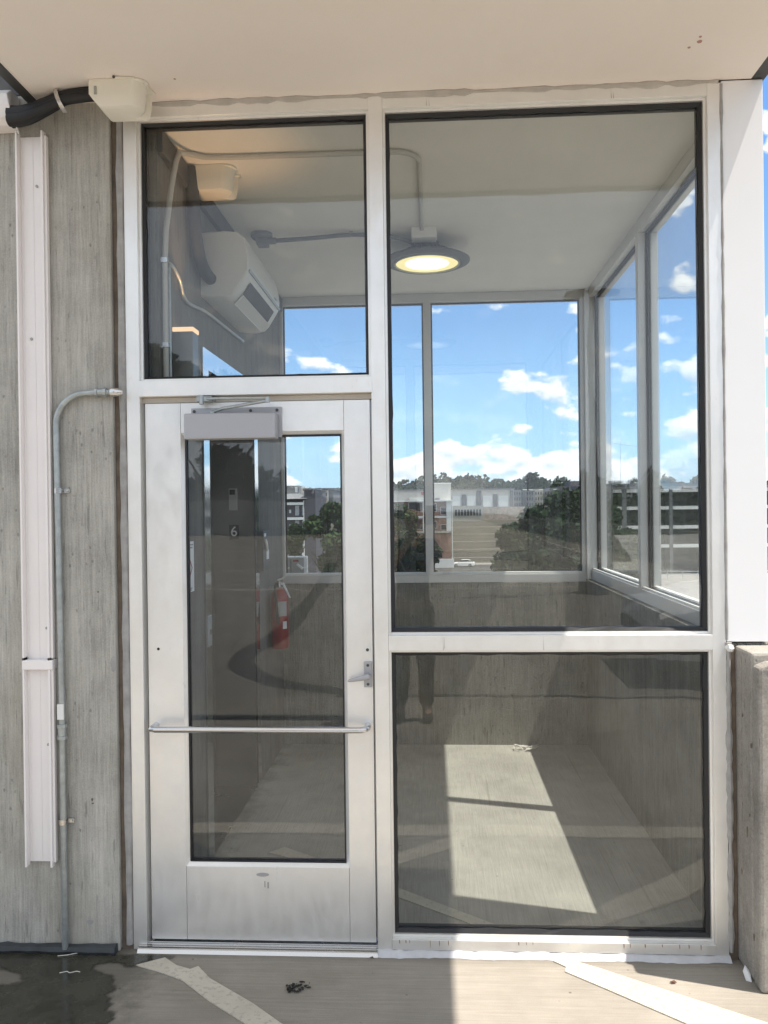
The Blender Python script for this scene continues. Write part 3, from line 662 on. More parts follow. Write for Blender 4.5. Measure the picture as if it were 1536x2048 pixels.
def collar(x, z, ax, parent, r=.0175, L=.045):
    b = MB(); d = (0, 0, L) if ax == 'z' else (L, 0, 0); p = Vector((x, -.042, z)); d = Vector(d)
    b.tube([p, p+d*.22, p+d*.25, p+d*.72, p+d*.75, p+d], [r*1.1, r*1.1, r*.9, r*.9, r*1.1, r*1.1], 10)
    return b.build('coupling', M['galv'], parent, smooth=False)
collar(-1.30, 2.202, 'x', cd_); collar(-1.452, .845, 'z', cd_, L=.06); collar(-1.255, 2.202, 'x', cd_, r=.013, L=.02)
b = MB(); rg = []
for i, x in enumerate((-1.245, -1.238, -1.215, -1.200, -1.194)):
    r = (.012, .019, .019, .012, .008)[i]; rg.append([(x, -.042+r*math.cos(a)*.8, 2.202+r*math.sin(a)) for a in [2*math.pi*k/12 for k in range(12)]])
b.loft(rg); b.build('elbow_fitting', M['steel'], cd_, smooth=True)
b = MB(); b.box(-1.465, -1.439, -.0575, -.053, .925, .985); b.build('paper_tag', M['white'], cd_)
for z in (1.82, .52):
    b = MB(); b.tube([(-1.455, -.042, z-.010), (-1.455, -.042, z+.010)], .0155, 14); b.box(-1.442, -1.415, -.030, -.0205, z-.008, z+.008); b.tube([(-1.425, -.031, z), (-1.425, -.037, z)], .006, 8); b.build('strap_clamp', M['steel'], cd_)
wavy('base_hose', (-2.2, -.030, .012), (-1.25, -.034, .014), .022, M['hose'], None, n=30, amp=.18)
bh = bpy.data.objects['base_hose']; tag(bh, 'thick dark sealant bead along the foot of the outside concrete wall', 'sealant')

# line-set: cover end, black insulated pipe, strap, cap
dcv = thing('duct_cover_end', (-1.72, -.07, 3.3), 'rounded white duct cover end at the top left edge of the wall', 'duct')
b = MB(); rg = []
for x in (-2.1, -1.62, -1.60):
    rg.append([(x, -.021, 3.375), (x, -.085, 3.375), (x-.0, -.120, 3.345), (x+.012, -.125, 3.30), (x+.02, -.118, 3.255), (x+.01, -.09, 3.235), (x, -.021, 3.235)])
b.loft(rg); b.build('cover', M['pvc'], dcv, bevel=.004)
b = MB(); b.box(-1.648, -1.638, -.127, -.122, 3.265, 3.29); b.build('slot', M['grey_box'], dcv)
b = MB(); b.tube([(-1.600, -.10, 3.34), (-1.592, -.105, 3.29), (-1.580, -.07, 3.21)], .003, 8); b.build('cable_tie', M['white'], dcv)
bp = thing('insulated_pipe', (-1.45, -.1, 3.3), 'black insulated refrigerant pipes sagging between the two white covers under the soffit', 'pipe')
p1 = cr([(-1.60, -.085, 3.270), (-1.54, -.09, 3.272), (-1.46, -.10, 3.295), (-1.38, -.115, 3.318), (-1.30, -.125, 3.324), (-1.20, -.13, 3.326)])
MB().tube(p1, [.042-.016*min(1, i/25) for i in range(len(p1))], 14).build('foam_sleeve', M['black'], bp, smooth=True)
p2 = [p+Vector((0, -.018, -.020)) for p in p1]
MB().tube(p2, [.026-.007*min(1, i/25) for i in range(len(p2))], 12).build('foam_sleeve', M['black'], bp, smooth=True)
b = MB(); sp_ = [(-1.405, -.09, 3.347), (-1.402, -.130, 3.346), (-1.395, -.150, 3.33), (-1.385, -.156, 3.30), (-1.375, -.150, 3.275), (-1.370, -.125, 3.262)]
sp2 = cr([tuple(p) for p in sp_], 4); rg = [[p+Vector((-.008, 0, 0)), p+Vector((.008, 0, 0)), p+Vector((.008, .003, -.003)), p+Vector((-.008, .003, -.003))] for p in sp2]
b.loft(rg); b.tube([(-1.405, -.10, 3.344), (-1.405, -.10, 3.326)], .003, 8); b.build('pipe_strap', M['steel'], bp)
def capmesh(cx, cy, zt, m, parent, k=1.0):
    b = MB(); rg = []
    # outline (x,y) top flange outline then body tapering down with a chamfered lower-left corner and round right end
    def ol(w0, w1, d, rr):
        pts = [(-w0, .06), (-w0, -d)]
        for a in range(-90, 91, 15): pts.append((w1-rr+rr*math.cos(R(a)), -d+rr+(-rr if a < 0 else 0)*0+rr*math.sin(R(a)) if False else -d+rr+rr*math.sin(R(a))))
        pts.append((w1, .06)); return pts
    for z, w0, w1, d, rr in ((0, .118, .125, .075, .05), (-.008, .118, .125, .078, .05), (-.012, .118, .115, .078, .055), (-.066, .118, .112, .078, .055), (-.090, .100, .108, .076, .052), (-.116, .076, .102, .070, .050), (-.124, .066, .085, .050, .040)):
        rg.append([(cx+x*k, cy+y*k, zt+z*k) for x, y in ol(w0, w1, d, rr)])
    b.loft(rg); return b.build('cover', m, parent, smooth=True)
ec = thing('pipe_cover', (-1.14, -.13, 3.3), 'cream plastic pipe cover fixed under the soffit above the door frame', 'cover')
capmesh(-1.145, -.13, 3.344, M['cream'], ec, .86)
b = MB(); b.prism([(-1.075, -.20, 3.3425), (-1.045, -.14, 3.3425), (-1.035, -.07, 3.3425), (-1.15, -.07, 3.3425), (-1.15, -.212, 3.3425)], (0, 0, -.004)); b.build('flange', M['cream'], ec)
MB().tube([(-1.145, -.212, 3.338), (-1.145, -.2165, 3.338)], .005, 10).build('screw', M['charcoal'], ec); MB().tube([(-1.052, -.165, 3.3385), (-1.052, -.165, 3.334)], .005, 10).build('screw', M['charcoal'], ec)
MB().box(-1.226, -1.217, -.2005, -.1965, 3.285, 3.315).build('slot', M['grey_box'], ec)
for (x, y, r_) in [(.955, -.27, .008), (.93, -.235, .005), (.948, -.30, .0045), (-.93, -.17, .004)]:
    MB().prism([(x+r_*math.cos(a)*(1+.3*math.sin(2.3*a)), y+r_*1.3*math.sin(a), 3.3445) for a in [k*.63 for k in range(10)]], (0, 0, -.0005)).build('paint_blister', plain('rusty_blister', (.45, .25, .20), .9), rf)

# ================================================================== INTERIOR EQUIPMENT
ac = thing('air_conditioner', (-.98, 1.1, 2.9), 'white wall mounted split air conditioner high on the inner left wall', 'air conditioner')
prof = [(-1.096, 3.085), (-.98, 3.092), (-.915, 3.085), (-.880, 3.055), (-.866, 3.00), (-.860, 2.94), (-.864, 2.900), (-.882, 2.868), (-.925, 2.800), (-.950, 2.775), (-1.0, 2.765), (-1.096, 2.775)]
def acring(y, s=0.0):
    cx, cz = -.98, 2.935; return [(cx+(x-cx)*(1-s) if x > -1.09 else x, y, cz+(z-cz)*(1-s)) for x, z in prof]
b = MB(); b.loft([acring(.745, .05), acring(.752, .012), acring(.765, 0), acring(1.555, 0), acring(1.568, .012), acring(1.575, .05)])
ab = b.build('body', M['ac'], ac, smooth=True)
b = MB(); b.loft([[(x, y, z) for x, z in [(-.8615, 2.905), (-.8565, 2.905), (-.8600, 2.893), (-.8665, 2.894)]] for y in (.762, 1.56)]); b.build('panel_seam', M['grey_box'], ac)
b = MB(); b.loft([[(x, y, z) for x, z in [(-.8795, 2.868), (-.915, 2.8115), (-.918, 2.8095), (-.8815, 2.8665)]] for y in (.86, 1.47)])
for v in b.bm.verts: v.co += Vector((.0028, 0, -.0018))
b.build('air_slot', M['dark'], ac)
b = MB(); b.loft([[(x, y, z) for x, z in [(-.914, 2.806), (-.955, 2.765), (-.958, 2.759), (-.908, 2.798)]] for y in (.85, 1.48)]); b.build('louvre', M['ac'], ac)
b = MB(); b.loft([[(x, y, z) for x, z in [(-.958, 2.7585), (-.955, 2.7575), (-.955, 2.7605), (-.958, 2.7615)]] for y in (.85, 1.48)]); b.build('louvre_edge', M['white'], ac)
b = MB(); b.box(-.8595, -.857, 1.40, 1.46, 2.925, 2.931); b.build('badge', M['grey_box'], ac)
ih = thing('insulated_line', (-1.07, .6, 3.1), 'dark insulated pipe curving down the inner wall into the air conditioner', 'pipe')
pts = cr([(-1.068, .50, 3.295), (-1.062, .50, 3.22), (-1.060, .51, 3.12), (-1.058, .53, 3.02), (-1.056, .57, 2.93), (-1.054, .65, 2.875), (-1.050, .735, 2.86), (-1.045, .765, 2.86)])
MB().tube(pts, [.030]*len(pts), 14).build('foam_sleeve', plain('grey_foam', (.045, .05, .058), .7), ih, smooth=True)
ci = thing('ceiling_pipe_cover', (-1.0, .58, 3.25), 'cream plastic pipe cover on the lobby ceiling near the inner wall', 'cover')
capmesh(-.985, .56, 3.304, M['cream'], ci, .95)
wc = thing('white_conduit', (-.5, .4, 3.28), 'white painted conduit across the lobby ceiling, turning back to the lamp box', 'conduit')
pts = [(-1.080, .150, .1), (-1.080, .150, 2.75), (-1.078, .165, 2.90), (-1.07, .22, 3.10), (-1.062, .26, 3.22)]+[(-1.055, .29, 3.275), (-1.03, .34, 3.288), (-.97, .385, 3.290), (-.85, .395, 3.290), (-.20, .398, 3.290)]+[tuple(p) for p in arc((-.14, .508, 3.290), .110, -90, 0, 8, (1, 0, 0), (0, 1, 0))]+[(-.030, .65, 3.290), (-.026, 1.40, 3.290)]
MB().tube(pts, .0115, 12).build('pipe', plain('painted_conduit', (.50, .49, .46), .6), wc, smooth=True)
b = MB(); b.box(-.085, .055, 1.40, 1.50, 3.245, 3.3045); b.build('junction_box', M['white'], wc, bevel=.004)
gc = thing('grey_conduit', (-.5, 1.45, 3.28), 'grey conduit on the ceiling from a round box to the ceiling lamp', 'conduit')
pts = cr([(-.86, 1.44, 3.262), (-.65, 1.445, 3.272), (-.42, 1.45, 3.286), (-.22, 1.47, 3.276), (-.10, 1.52, 3.262), (-.06, 1.60, 3.25)])
MB().tube(pts, .0125, 12).build('pipe', plain('dull_conduit', (.17, .18, .20), .5), gc, smooth=True)
b = MB(); b.lathe((-.935, 1.44, 3.304), [(0, 0), (.062, 0), (.062, -.02), (.05, -.032), (0, -.034)], 20); b.box(-.96, -.90, 1.40, 1.48, 3.235, 3.27); b.tube([(-.90, 1.44, 3.26), (-.855, 1.44, 3.262)], .019, 12); b.build('box', plain('dull_box', (.22, .23, .25), .5), gc)
b = MB(); b.box(-.435, -.415, 1.43, 1.47, 3.288, 3.300); b.build('strap_clamp', M['steel'], gc)
lc = (.0, 1.68, 0)
cl_ = thing('ceiling_lamp', (.0, 1.68, 3.3), 'round dark rimmed ceiling lamp glowing yellow in the lobby', 'lamp')
b = MB(); b.lathe((lc[0], lc[1], 3.19), [(.196, -.012), (.205, -.016), (.225, -.012), (.252, .0), (.254, .006), (.245, .012), (.16, .030), (.13, .034), (.13, .062), (.07, .066), (.07, .114), (0, .114)], 48); b.build('housing', M['lamp_grey'], cl_, smooth=True)
b = MB(); b.loft([[(lc[0]+(.133+.007*(k % 2))*math.cos(2*math.pi*k/80), lc[1]+(.133+.007*(k % 2))*math.sin(2*math.pi*k/80), z) for k in range(80)] for z in (3.222, 3.252)]); b.build('cooling_fins', M['lamp_grey'], cl_)
b = MB(); b.lathe((lc[0], lc[1], 3.19), [(.198, -.010), (.196, -.018), (.186, -.019), (.184, -.010)], 48); b.build('trim_ring', M['grey_box'], cl_, smooth=True)
b = MB(); b.lathe((lc[0], lc[1], 3.19), [(.184, -.0105), (.13, -.0125)], 48); b.build('lens', M['lens'], cl_)
b = MB(); b.lathe((lc[0], lc[1], 3.19), [(.13, -.0125), (0, -.013)], 48); b.build('lens_centre', M['lens_hot'], cl_)
sc_ = thing('wall_light', (-1.05, .3, 2.3), 'small up and down wall light with glowing ends high on the inner left wall', 'lamp')
MB().box(-1.096, -1.006, .285, .37, 2.300, 2.506).build('body', M['lift_panel'], sc_, bevel=.003)
MB().box(-1.094, -1.004, .283, .372, 2.507, 2.524).build('upper_lens', M['glow'], sc_)
MB().box(-1.094, -1.004, .283, .372, 2.282, 2.299).build('lower_lens', M['glow'], sc_)
pl = bpy.data.lights.new('wall_light_glow', 'SPOT'); pl.energy = 4.0; pl.color = (1, .55, .25); pl.spot_size = R(70); pl.spot_blend = .8; pl.shadow_soft_size = .03
po = bpy.data.objects.new('wall_light_glow', pl); C.objects.link(po); po.location = (-1.0, .36, 2.53); po.rotation_euler = (R(180), R(4), 0)
# wall conduits inside beside the front frame
ww = thing('wall_conduit', (-1.08, .16, 0), 'thin grey conduit clipped down the inner wall next to the front frame', 'conduit')
b = MB(); b.tube(cr([(-1.086, 1.60, 2.73), (-1.086, 1.2, 2.72), (-1.086, .80, 2.71), (-1.084, .46, 2.68), (-1.084, .36, 2.75), (-1.084, .25, 2.78), (-1.084, .215, 2.74), (-1.084, .215, 2.5), (-1.084, .215, .1)]), .008, 10); b.build('pipe', M['galv'], ww, smooth=True)
for z in (2.77, 2.42, 1.9, 1.2): MB().box(-1.0965, -1.066, .138, .162, z-.010, z+.010).build('strap_clamp', M['steel'], ww)
# emergency phone / fire panel, extinguisher, hazard sign
bs = thing('fire_phone_panel', (-1.09, 2.09, 1.47), 'black wall panel with white handset and notice beyond the lift door', 'panel')
MB().box(-1.096, -1.062, 1.995, 2.215, 1.345, 1.600).build('box', M['charcoal'], bs, bevel=.004)
b = MB(); b.box(-1.0615, -1.0595, 2.015, 2.075, 1.565, 1.585); b.build('label_strip', M['white'], bs)
b = MB(); b.tube([(-1.055, 2.03, 1.545), (-1.050, 2.045, 1.51), (-1.055, 2.08, 1.475)], .009, 8); b.build('handset', M['white'], bs)
b = MB(); b.box(-1.0615, -1.0595, 2.085, 2.16, 1.415, 1.475); b.build('notice', M['white'], bs)
fe = thing('fire_extinguisher', (-1.02, 2.33, .82), 'red fire extinguisher hanging on the inner wall below the rear window corner', 'fire extinguisher')
ex, ey = -1.025, 2.33
b = MB(); b.lathe((ex, ey, .80), [(0, 0), (.055, 0), (.060, .012), (.060, .34), (.052, .375), (.028, .40), (.018, .405), (0, .405)], 28); b.build('cylinder', M['red'], fe, smooth=True)
b = MB(); b.tube([(ex, ey, 1.2), (ex, ey, 1.255)], .016, 12); b.tube([(ex-.02, ey, 1.235), (ex+.025, ey, 1.235)], .010, 10); b.build('valve', M['steel'], fe)
b = MB(); b.prism([(ex-.01, ey-.01, 1.255), (ex+.02, ey-.01, 1.262), (ex+.065, ey-.01, 1.30), (ex+.060, ey-.01, 1.306), (ex+.015, ey-.01, 1.272), (ex-.01, ey-.01, 1.266)], (0, .02, 0)); b.prism([(ex+.0, ey-.01, 1.245), (ex+.03, ey-.01, 1.24), (ex+.075, ey-.01, 1.14), (ex+.068, ey-.01, 1.138), (ex+.025, ey-.01, 1.225), (ex, ey-.01, 1.232)], (0, .02, 0)); b.build('handle', M['white'], fe)
b = MB(); b.tube(cr([(ex-.02, ey-.0, 1.235), (ex-.02, ey-.055, 1.21), (ex-.01, ey-.072, 1.12), (ex+.0, ey-.070, 1.0), (ex+.005, ey-.068, .97)]), [.009]*33, 10); b.build('hose', M['black'], fe, smooth=True)
b = MB(); b.loft([[(ex+.0612*math.cos(a), ey+.0612*math.sin(a), z) for a in [R(-95+5*k) for k in range(14)]] for z in (1.02, 1.12)], closed=False, caps=False); b.build('label', M['grey_box'], fe)
b = MB(); b.loft([[(ex+.0615*math.cos(a), ey+.0615*math.sin(a), z) for a in [R(-60+5*k) for k in range(7)]] for z in (.935, .985)], closed=False, caps=False); b.build('inspection_tag', M['white'], fe)
b = MB(); b.box(-1.0965, -1.0, ey-.02, ey+.02, 1.205, 1.212); b.build('bracket', M['galv'], fe)
hz = thing('warning_sign', (-1.09, .45, 1.48), 'white warning sign with red diamond on the inner wall by the door glass edge', 'sign')
MB().box(-1.0965, -1.0925, .335, .555, 1.365, 1.595).build('plate', M['white'], hz)
b = MB(); cy_, cz_ = .455, 1.475
for r0, r1, dz in ((.085, .070, 0), (.045, .035, .0)):
    for q in range(4):
        a0, a1 = q*math.pi/2, (q+1)*math.pi/2
        def P_(r, a): return (-1.0915, cy_+r*.85*math.cos(a), cz_+r*math.sin(a))
        b.poly([P_(r0, a0), P_(r0, a1), P_(r1, a1), P_(r1, a0)])
b.build('diamond', M['sign_red'], hz)
b = MB()
for i, z in enumerate((1.580, 1.567, 1.382, 1.374)): MB().box(-1.0922, -1.0912, .365, .54-.01*i, z-.003, z+.003).build('lettering', M['sign_grey'], hz)

# small litter
rr_ = random.Random(4)
b = MB()
for k in range(70):
    a = rr_.uniform(0, 6.28); q = rr_.random()**.7; x = -.51+.047*q*math.cos(a)+.01*q; y = -.245+.034*q*math.sin(a)+.2*(x+.51); s = rr_.uniform(.0015, .0055)
    b.prism([(x+s*math.cos(t)*rr_.uniform(.6, 1.5), y+s*.8*math.sin(t)*rr_.uniform(.6, 1.3), .0045) for t in (0, 1.2, 2.5, 3.8, 5.1)], (0, 0, .0025))
tag(b.build('torn_tar_flakes', M['flake']), 'small cluster of black torn flakes on the ground before the door', 'litter', kind='stuff')
b = MB()
for k in range(3):
    x0 = .62+k*.05; y0_ = 2.72
    pts = [(x0+rr_.uniform(-.05, .06), y0_+rr_.uniform(-.05, .03), .008+rr_.uniform(0, .025)) for _ in range(9)]
    b.tube(cr(pts, 5), .0045, 6)
tag(b.build('crumpled_strip', M['paper']), 'crumpled pale strip of tape on the lobby floor at the foot of the rear wall', 'litter')
for i, (x, y, s, lab) in enumerate([(.86, -.165, .013, 'small brown dry leaf on the shaded floor at the foot of the parapet'), (-.245, -.04, .008, 'tiny dark chip on the floor beside the door threshold')]):
    b = MB(); b.prism([(x-s, y, .004), (x-s*.3, y-s*.5, .006), (x+s, y-s*.1, .004), (x+s*.4, y+s*.5, .007)], (0, 0, .002)); tag(b.build('dry_leaf' if i == 0 else 'stone_chip', plain('litter_brown%d' % i, (.12, .05, .03), .8)), lab, 'litter')
b = MB(); b.prism([(1.128, -.14, .001), (1.145, -.15, .001), (1.149, -.125, .018), (1.14, -.11, .03), (1.128, -.12, .012)], (.0, .012, .006)); tag(b.build('paper_scrap', M['white']), 'white paper scrap at the foot of the shaded parapet side', 'litter')
b = MB(); b.tube([(-1.47, -.07, .006), (-1.435, -.062, .006), (-1.40, -.05, .008), (-1.37, -.044, .006)], .0014, 6); b.tube([(-1.41, -.185, .006), (-1.385, -.176, .007), (-1.372, -.183, .006), (-1.35, -.172, .006), (-1.335, -.176, .006)], .0014, 6); tag(b.build('twigs', M['paper']), 'pale dry twigs lying in the puddle by the wall', 'litter', kind='stuff')

# ================================================================== DISCONNECT BOXES behind the rear window
for i, (x0, x1, zt, lab) in enumerate([(-1.19, -1.083, 1.365, 'grey electrical cabinet behind the rear glass, left one of the two'), (-1.078, -.975, 1.365, 'grey electrical cabinet behind the rear glass, right one of the two')]):
    t_ = thing('electrical_cabinet', ((x0+x1)/2, 3.2, 0), lab, 'electrical cabinet', 'electrical cabinets behind the lobby')
    MB().box(x0, x1, 3.12, 3.32, 0, zt).build('body', M['grey_box'], t_, bevel=.006)
    MB().box(x0+.015, x0+.058, 3.1175, 3.1195, zt-.035, zt-.018).build('warning_label', M['sign_red'], t_)
    b = MB(); b.prism([(x0+.055, 3.11, zt-.045), (x0+.098, 3.11, zt-.078), (x0+.090, 3.11, zt-.092), (x0+.046, 3.11, zt-.055)], (0, -.03, 0)); b.build('switch_lever', M['white'], t_)

# ================================================================== TREES
def crown(name, m, parent, blobs, n, leaf, seed):
    rg = random.Random(seed); b = MB(); tot = sum(r[3]**2 for r in blobs)
    for (cx, cy, cz, r) in blobs:
        for _ in range(int(n*r*r/tot)):
            d = Vector((rg.gauss(0, 1), rg.gauss(0, 1), rg.gauss(0, 1))).normalized()*r*(rg.random()**.28)*(.82+.3*rg.random())
            p = Vector((cx, cy, cz))+Vector((d.x, d.y, d.z*.85)); s = leaf*rg.uniform(.5, 1.3)
            a = Vector((rg.gauss(0, 1), rg.gauss(0, 1), rg.gauss(0, 1))).normalized(); c = a.cross(Vector((rg.gauss(0, 1), rg.gauss(0, 1), rg.gauss(0, 1)))).normalized()
            b.poly([p-a*s, p-c*s*.6, p+a*s, p+c*s*.6])
    return b.build(name, m, parent)
def tree(x, y, z0, h, r, label, n=2600, leaf=.5, seed=1, m='leaf', group=None, nb=9):
    rg = random.Random(seed); t_ = thing('tree', (x, y, z0), label, 'tree', group)
    b = MB(); b.tube([(x, y, z0), (x+.1, y, z0+h*.3), (x, y, z0+h*.7)], [h*.028, h*.022, h*.01], 8)
    for k in range(6):
        a = k*1.05+rg.random(); b.tube([(x, y, z0+h*(.3+.05*k)), (x+math.cos(a)*r*.35, y+math.sin(a)*r*.35, z0+h*(.45+.05*k)), (x+math.cos(a)*r*.7, y+math.sin(a)*r*.7, z0+h*(.55+.05*k))], [h*.012, h*.008, h*.003], 6)
    b.build('trunk', M['bark'], t_)
    bl = []
    for k in range(nb):
        a = rg.uniform(0, 6.28); q = rg.random(); hh = rg.uniform(.30, .86); rad = r*(1-.5*abs(hh-.55))*.62
        bl.append((x+math.cos(a)*rad*q, y+math.sin(a)*rad*q, z0+h*hh, r*rg.uniform(.30, .52)))
    bl.append((x, y, z0+h-r*.30, r*.36)); bl.append((x+r*.45, y, z0+h-r*.62, r*.40)); bl.append((x-r*.5, y, z0+h-r*.75, r*.40))
    crown('crown', M[m], t_, bl, n, leaf, seed+50); return t_
# right dark trees behind side of the rear view
G1 = 'trees below the rear window'
def PX(px, d): return (px-860)*d/1645.0
def TZ(py, d): return 1.735+(1016-py)*d/1645.0
for i, (px, py, d, r, m, lab) in enumerate([
    (1068, 1014, 62, 3.2, 'leaf2', 'dark tree at the left edge of the dense trees seen low through the rear window'),
    (1125, 986, 66, 4.8, 'leaf2', 'tall dark tree just left of the rear window corner post'),
    (1160, 978, 90, 5.0, 'leaf2', 'dark tree farthest back at the rear corner of the lobby'),
    (1092, 1046, 46, 3.4, 'leaf2', 'low dark tree nearest the lobby under the taller ones'),
    (1145, 1032, 44, 3.8, 'leaf2', 'broad dark tree low against the corner post'),
    (664, 1003, 64, 2.5, 'leaf', 'bushy green tree seen through the door glass beside the grey townhouse'),
    (588, 1046, 80, 1.5, 'leaf', 'green tree in front of the grey townhouse balconies'),
    (822, 1062, 70, 3.0, 'leaf2', 'dark tree low behind the middle of the rear window'),
    (800, 1008, 105, 2.6, 'leaf', 'pale green tree left of the white roofed brick building'),
    (1246, 1062, 92, 2.8, 'leaf', 'small tree in front of the balcony block, left of the side mullion'),
    (1272, 1075, 90, 2.2, 'leaf', 'slender shrub like tree by the balcony block just left of the side mullion')]):
    top = TZ(py, d); tree(PX(px, d), d-3.19, -10, top+10, r, lab, n=11000, leaf=.17+d*.0012, seed=20+i, m=m, group=G1)
# skyline: forested ridge
b = MB(); NX = 90; ridge = []
for i in range(NX+1):
    x = -420+i*(1100/NX); hgt = 8.8+3.0*math.sin(x*.013+1.2)+4.5*math.exp(-((x+8)/26)**2)+2.0*math.sin(x*.045)+1.2*math.sin(x*.11)
    ridge.append((x, hgt-(6 if 30 < x < 60 else 0)*0))
for (x, hh), (x2, h2) in zip(ridge, ridge[1:]):
    b.poly([(x, 330, -10.01), (x2, 330, -10.01), (x2, 430, h2+.8), (x, 430, hh+.8)]); b.poly([(x, 430, hh+.8), (x2, 430, h2+.8), (x2, 560, -10.01), (x, 560, -10.01)])
M['far_wood'] = plain('far_woodland_floor', (.012, .020, .012), .95, var=.3, vscale=.1, spec=.05)
tag(b.build('hill', M['far_wood']), kind='structure')
rg = random.Random(77); b = MB()
for _ in range(34000):
    i = rg.randrange(NX); t = rg.random(); x = ridge[i][0]*(1-t)+ridge[i+1][0]*t; hh = ridge[i][1]*(1-t)+ridge[i+1][1]*t; v = rg.random()
    if not (-160 < x < 330): continue
    v = v**.5; y = 330+v*108; z = -10+(hh+10.8)*min(1, (y-330)/100); clump = 3.6*math.sin(x*.23+math.sin(y*.2)*2)*math.sin(y*.17+x*.05)+2.2*math.sin(x*.61+y*.3)
    p = Vector((x, y, z+.9+clump*.40+rg.uniform(-1.8, .8))); s = rg.uniform(.7, 1.7)
    a = Vector((rg.gauss(0, 1), rg.gauss(0, .6), rg.gauss(0, 1))).normalized(); c = a.cross(Vector((rg.gauss(0, 1), rg.gauss(0, 1), rg.gauss(0, 1)))).normalized()
    b.poly([p-a*s, p-c*s*.7, p+a*s, p+c*s*.7])
tag(b.build('forest', M['leaf2']), 'dark wooded ridge along the skyline behind the town', 'forest', kind='stuff')
for i, (px, py, d, r, lab) in enumerate([
    (1062, 948, 300, 7.5, 'big round crowned tree standing above the grey apartments on the skyline'),
    (1040, 962, 300, 5.0, 'smaller tree left of the big skyline tree'),
    (1262, 963, 200, 4.5, 'tree above the balcony block left of the side mullion'),
    (1325, 960, 190, 5.5, 'tree above the balcony block just right of the side mullion'),
    (1392, 958, 190, 6.0, 'tree above the balcony block near the right end of the side window'),
    (1348, 972, 185, 4.5, 'low tree above the middle of the balcony block roof')]):
    top = TZ(py, d); tree(PX(px, d), d-3.19, -10, top+10, r, lab, n=2600, leaf=.6+.0025*d*.5, seed=60+i, m='leaf2', group='trees on the skyline')

# ================================================================== FAR BUILDINGS
M['siding'] = plain('dark_siding', (.075, .075, .092), .7, var=.1, vscale=.4)
M['siding2'] = plain('grey_siding', (.16, .165, .18), .7, var=.1, vscale=.3)
M['shingle'] = plain('roof_shingle', (.22, .22, .24), .9, var=.15, vscale=1)
M['brick'] = plain('red_brick', (.25, .155, .12), .85, var=.2, vscale=.8)
M['stone'] = plain('pale_stone', (.42, .36, .31), .85, var=.3, vscale=1.2)
M['precast'] = plain('pale_precast', (.60, .58, .54), .8, var=.05, vscale=.1)
M['precast2'] = plain('buff_precast', (.40, .385, .34), .85, var=.08, vscale=.1)
M['trim'] = plain('white_trim', (.72, .74, .74), .6, var=.04, vscale=.5)
M['winglass'] = plain('dark_window', (.02, .024, .03), .3, var=.2, vscale=.3)
M['pale_win'] = plain('blind_window', (.42, .46, .50), .3, var=.2, vscale=.6)
def bx(name, x0, x1, y0, y1, z0, z1, m, par, bevel=0): return MB().box(x0, x1, y0, y1, z0, z1).build(name, M[m], par, bevel=bevel)
# A: dark grey townhouse (through the door glass)
d = 137; y = d-3.19; X = lambda p: PX(p, d); Z = lambda p: TZ(p, d)
A = thing('townhouse', (X(600), y, -10), 'dark grey townhouse with white balcony edges seen through the door glass', 'building')
bx('wall', X(540), X(607), y+1.5, y+12, -10, Z(995), 'siding', A)
bx('side_wing', X(607.3), X(630), y, y+14, -10, Z(976), 'siding', A)
b = MB(); b.prism([(X(536), y-.5, Z(995)), (X(614), y-.5, Z(994)), (X(600), y+4, Z(985)), (X(545), y+4, Z(985))], (0, 8, 0)); b.build('roof', M['shingle'], A)
bx('top_panel', X(606), X(630.5), y-.1, y+14.1, Z(975.8), Z(974), 'shingle', A)
for k, zc in enumerate((1004, 1034, 1070, 1106)):
    bx('balcony_edge', X(540), X(606), y-.2, y+1.4, Z(zc+2.6), Z(zc-2.6), 'trim', A)
    for xa, xb in ((586, 594), (600, 604.5)): bx('window', X(xa), X(xb), y+1.42, y+1.5, Z(zc+24), Z(zc+4), 'pale_win', A)
    bx('wall_lamp', X(574), X(577.5), y+1.3, y+1.5, Z(zc+19), Z(zc+12), 'trim', A)
bx('corner_post', X(605.8), X(607), y-.2, y+1.4, -10, Z(998), 'trim', A)
# A2 stone block building behind
d = 230; y = d-3.19
A2 = thing('stone_building', (X(645), y, -10), 'pale stone faced block with a dark flat roof beyond the townhouse', 'building')
X = lambda p: PX(p, 230); Z = lambda p: TZ(p, 230)
bx('wall', X(628), X(656), y, y+20, -10, Z(978), 'stone', A2); bx('roof', X(606), X(669), y-1, y+21, Z(977.8), Z(973.5), 'siding', A2)
bx('side_wall', X(656.3), X(666), y+1, y+20, -10, Z(978), 'siding2', A2); bx('corner_trim', X(655), X(656.5), y-.3, y, -10, Z(978), 'trim', A2)
bx('lower_parapet', X(640), X(700), y-12, y-4, -10, Z(1003), 'trim', A2); bx('attic', X(628), X(656), y-.06, y, Z(990), Z(983), 'winglass', A2)
A3 = thing('white_roof_building', (X(580), y+20, -10), 'white flat roofed building with a chimney behind the townhouse', 'building')
bx('wall', X(540), X(606), y+20, y+40, -10, Z(981), 'trim', A3); bx('chimney', X(581), X(589), y+19, y+24, Z(981), Z(966), 'precast', A3); bx('penthouse', X(545), X(571), y+22, y+30, Z(981), Z(963), 'siding2', A3); bx('window', X(563), X(569), y+21.9, y+22, Z(978), Z(966), 'pale_win', A3)
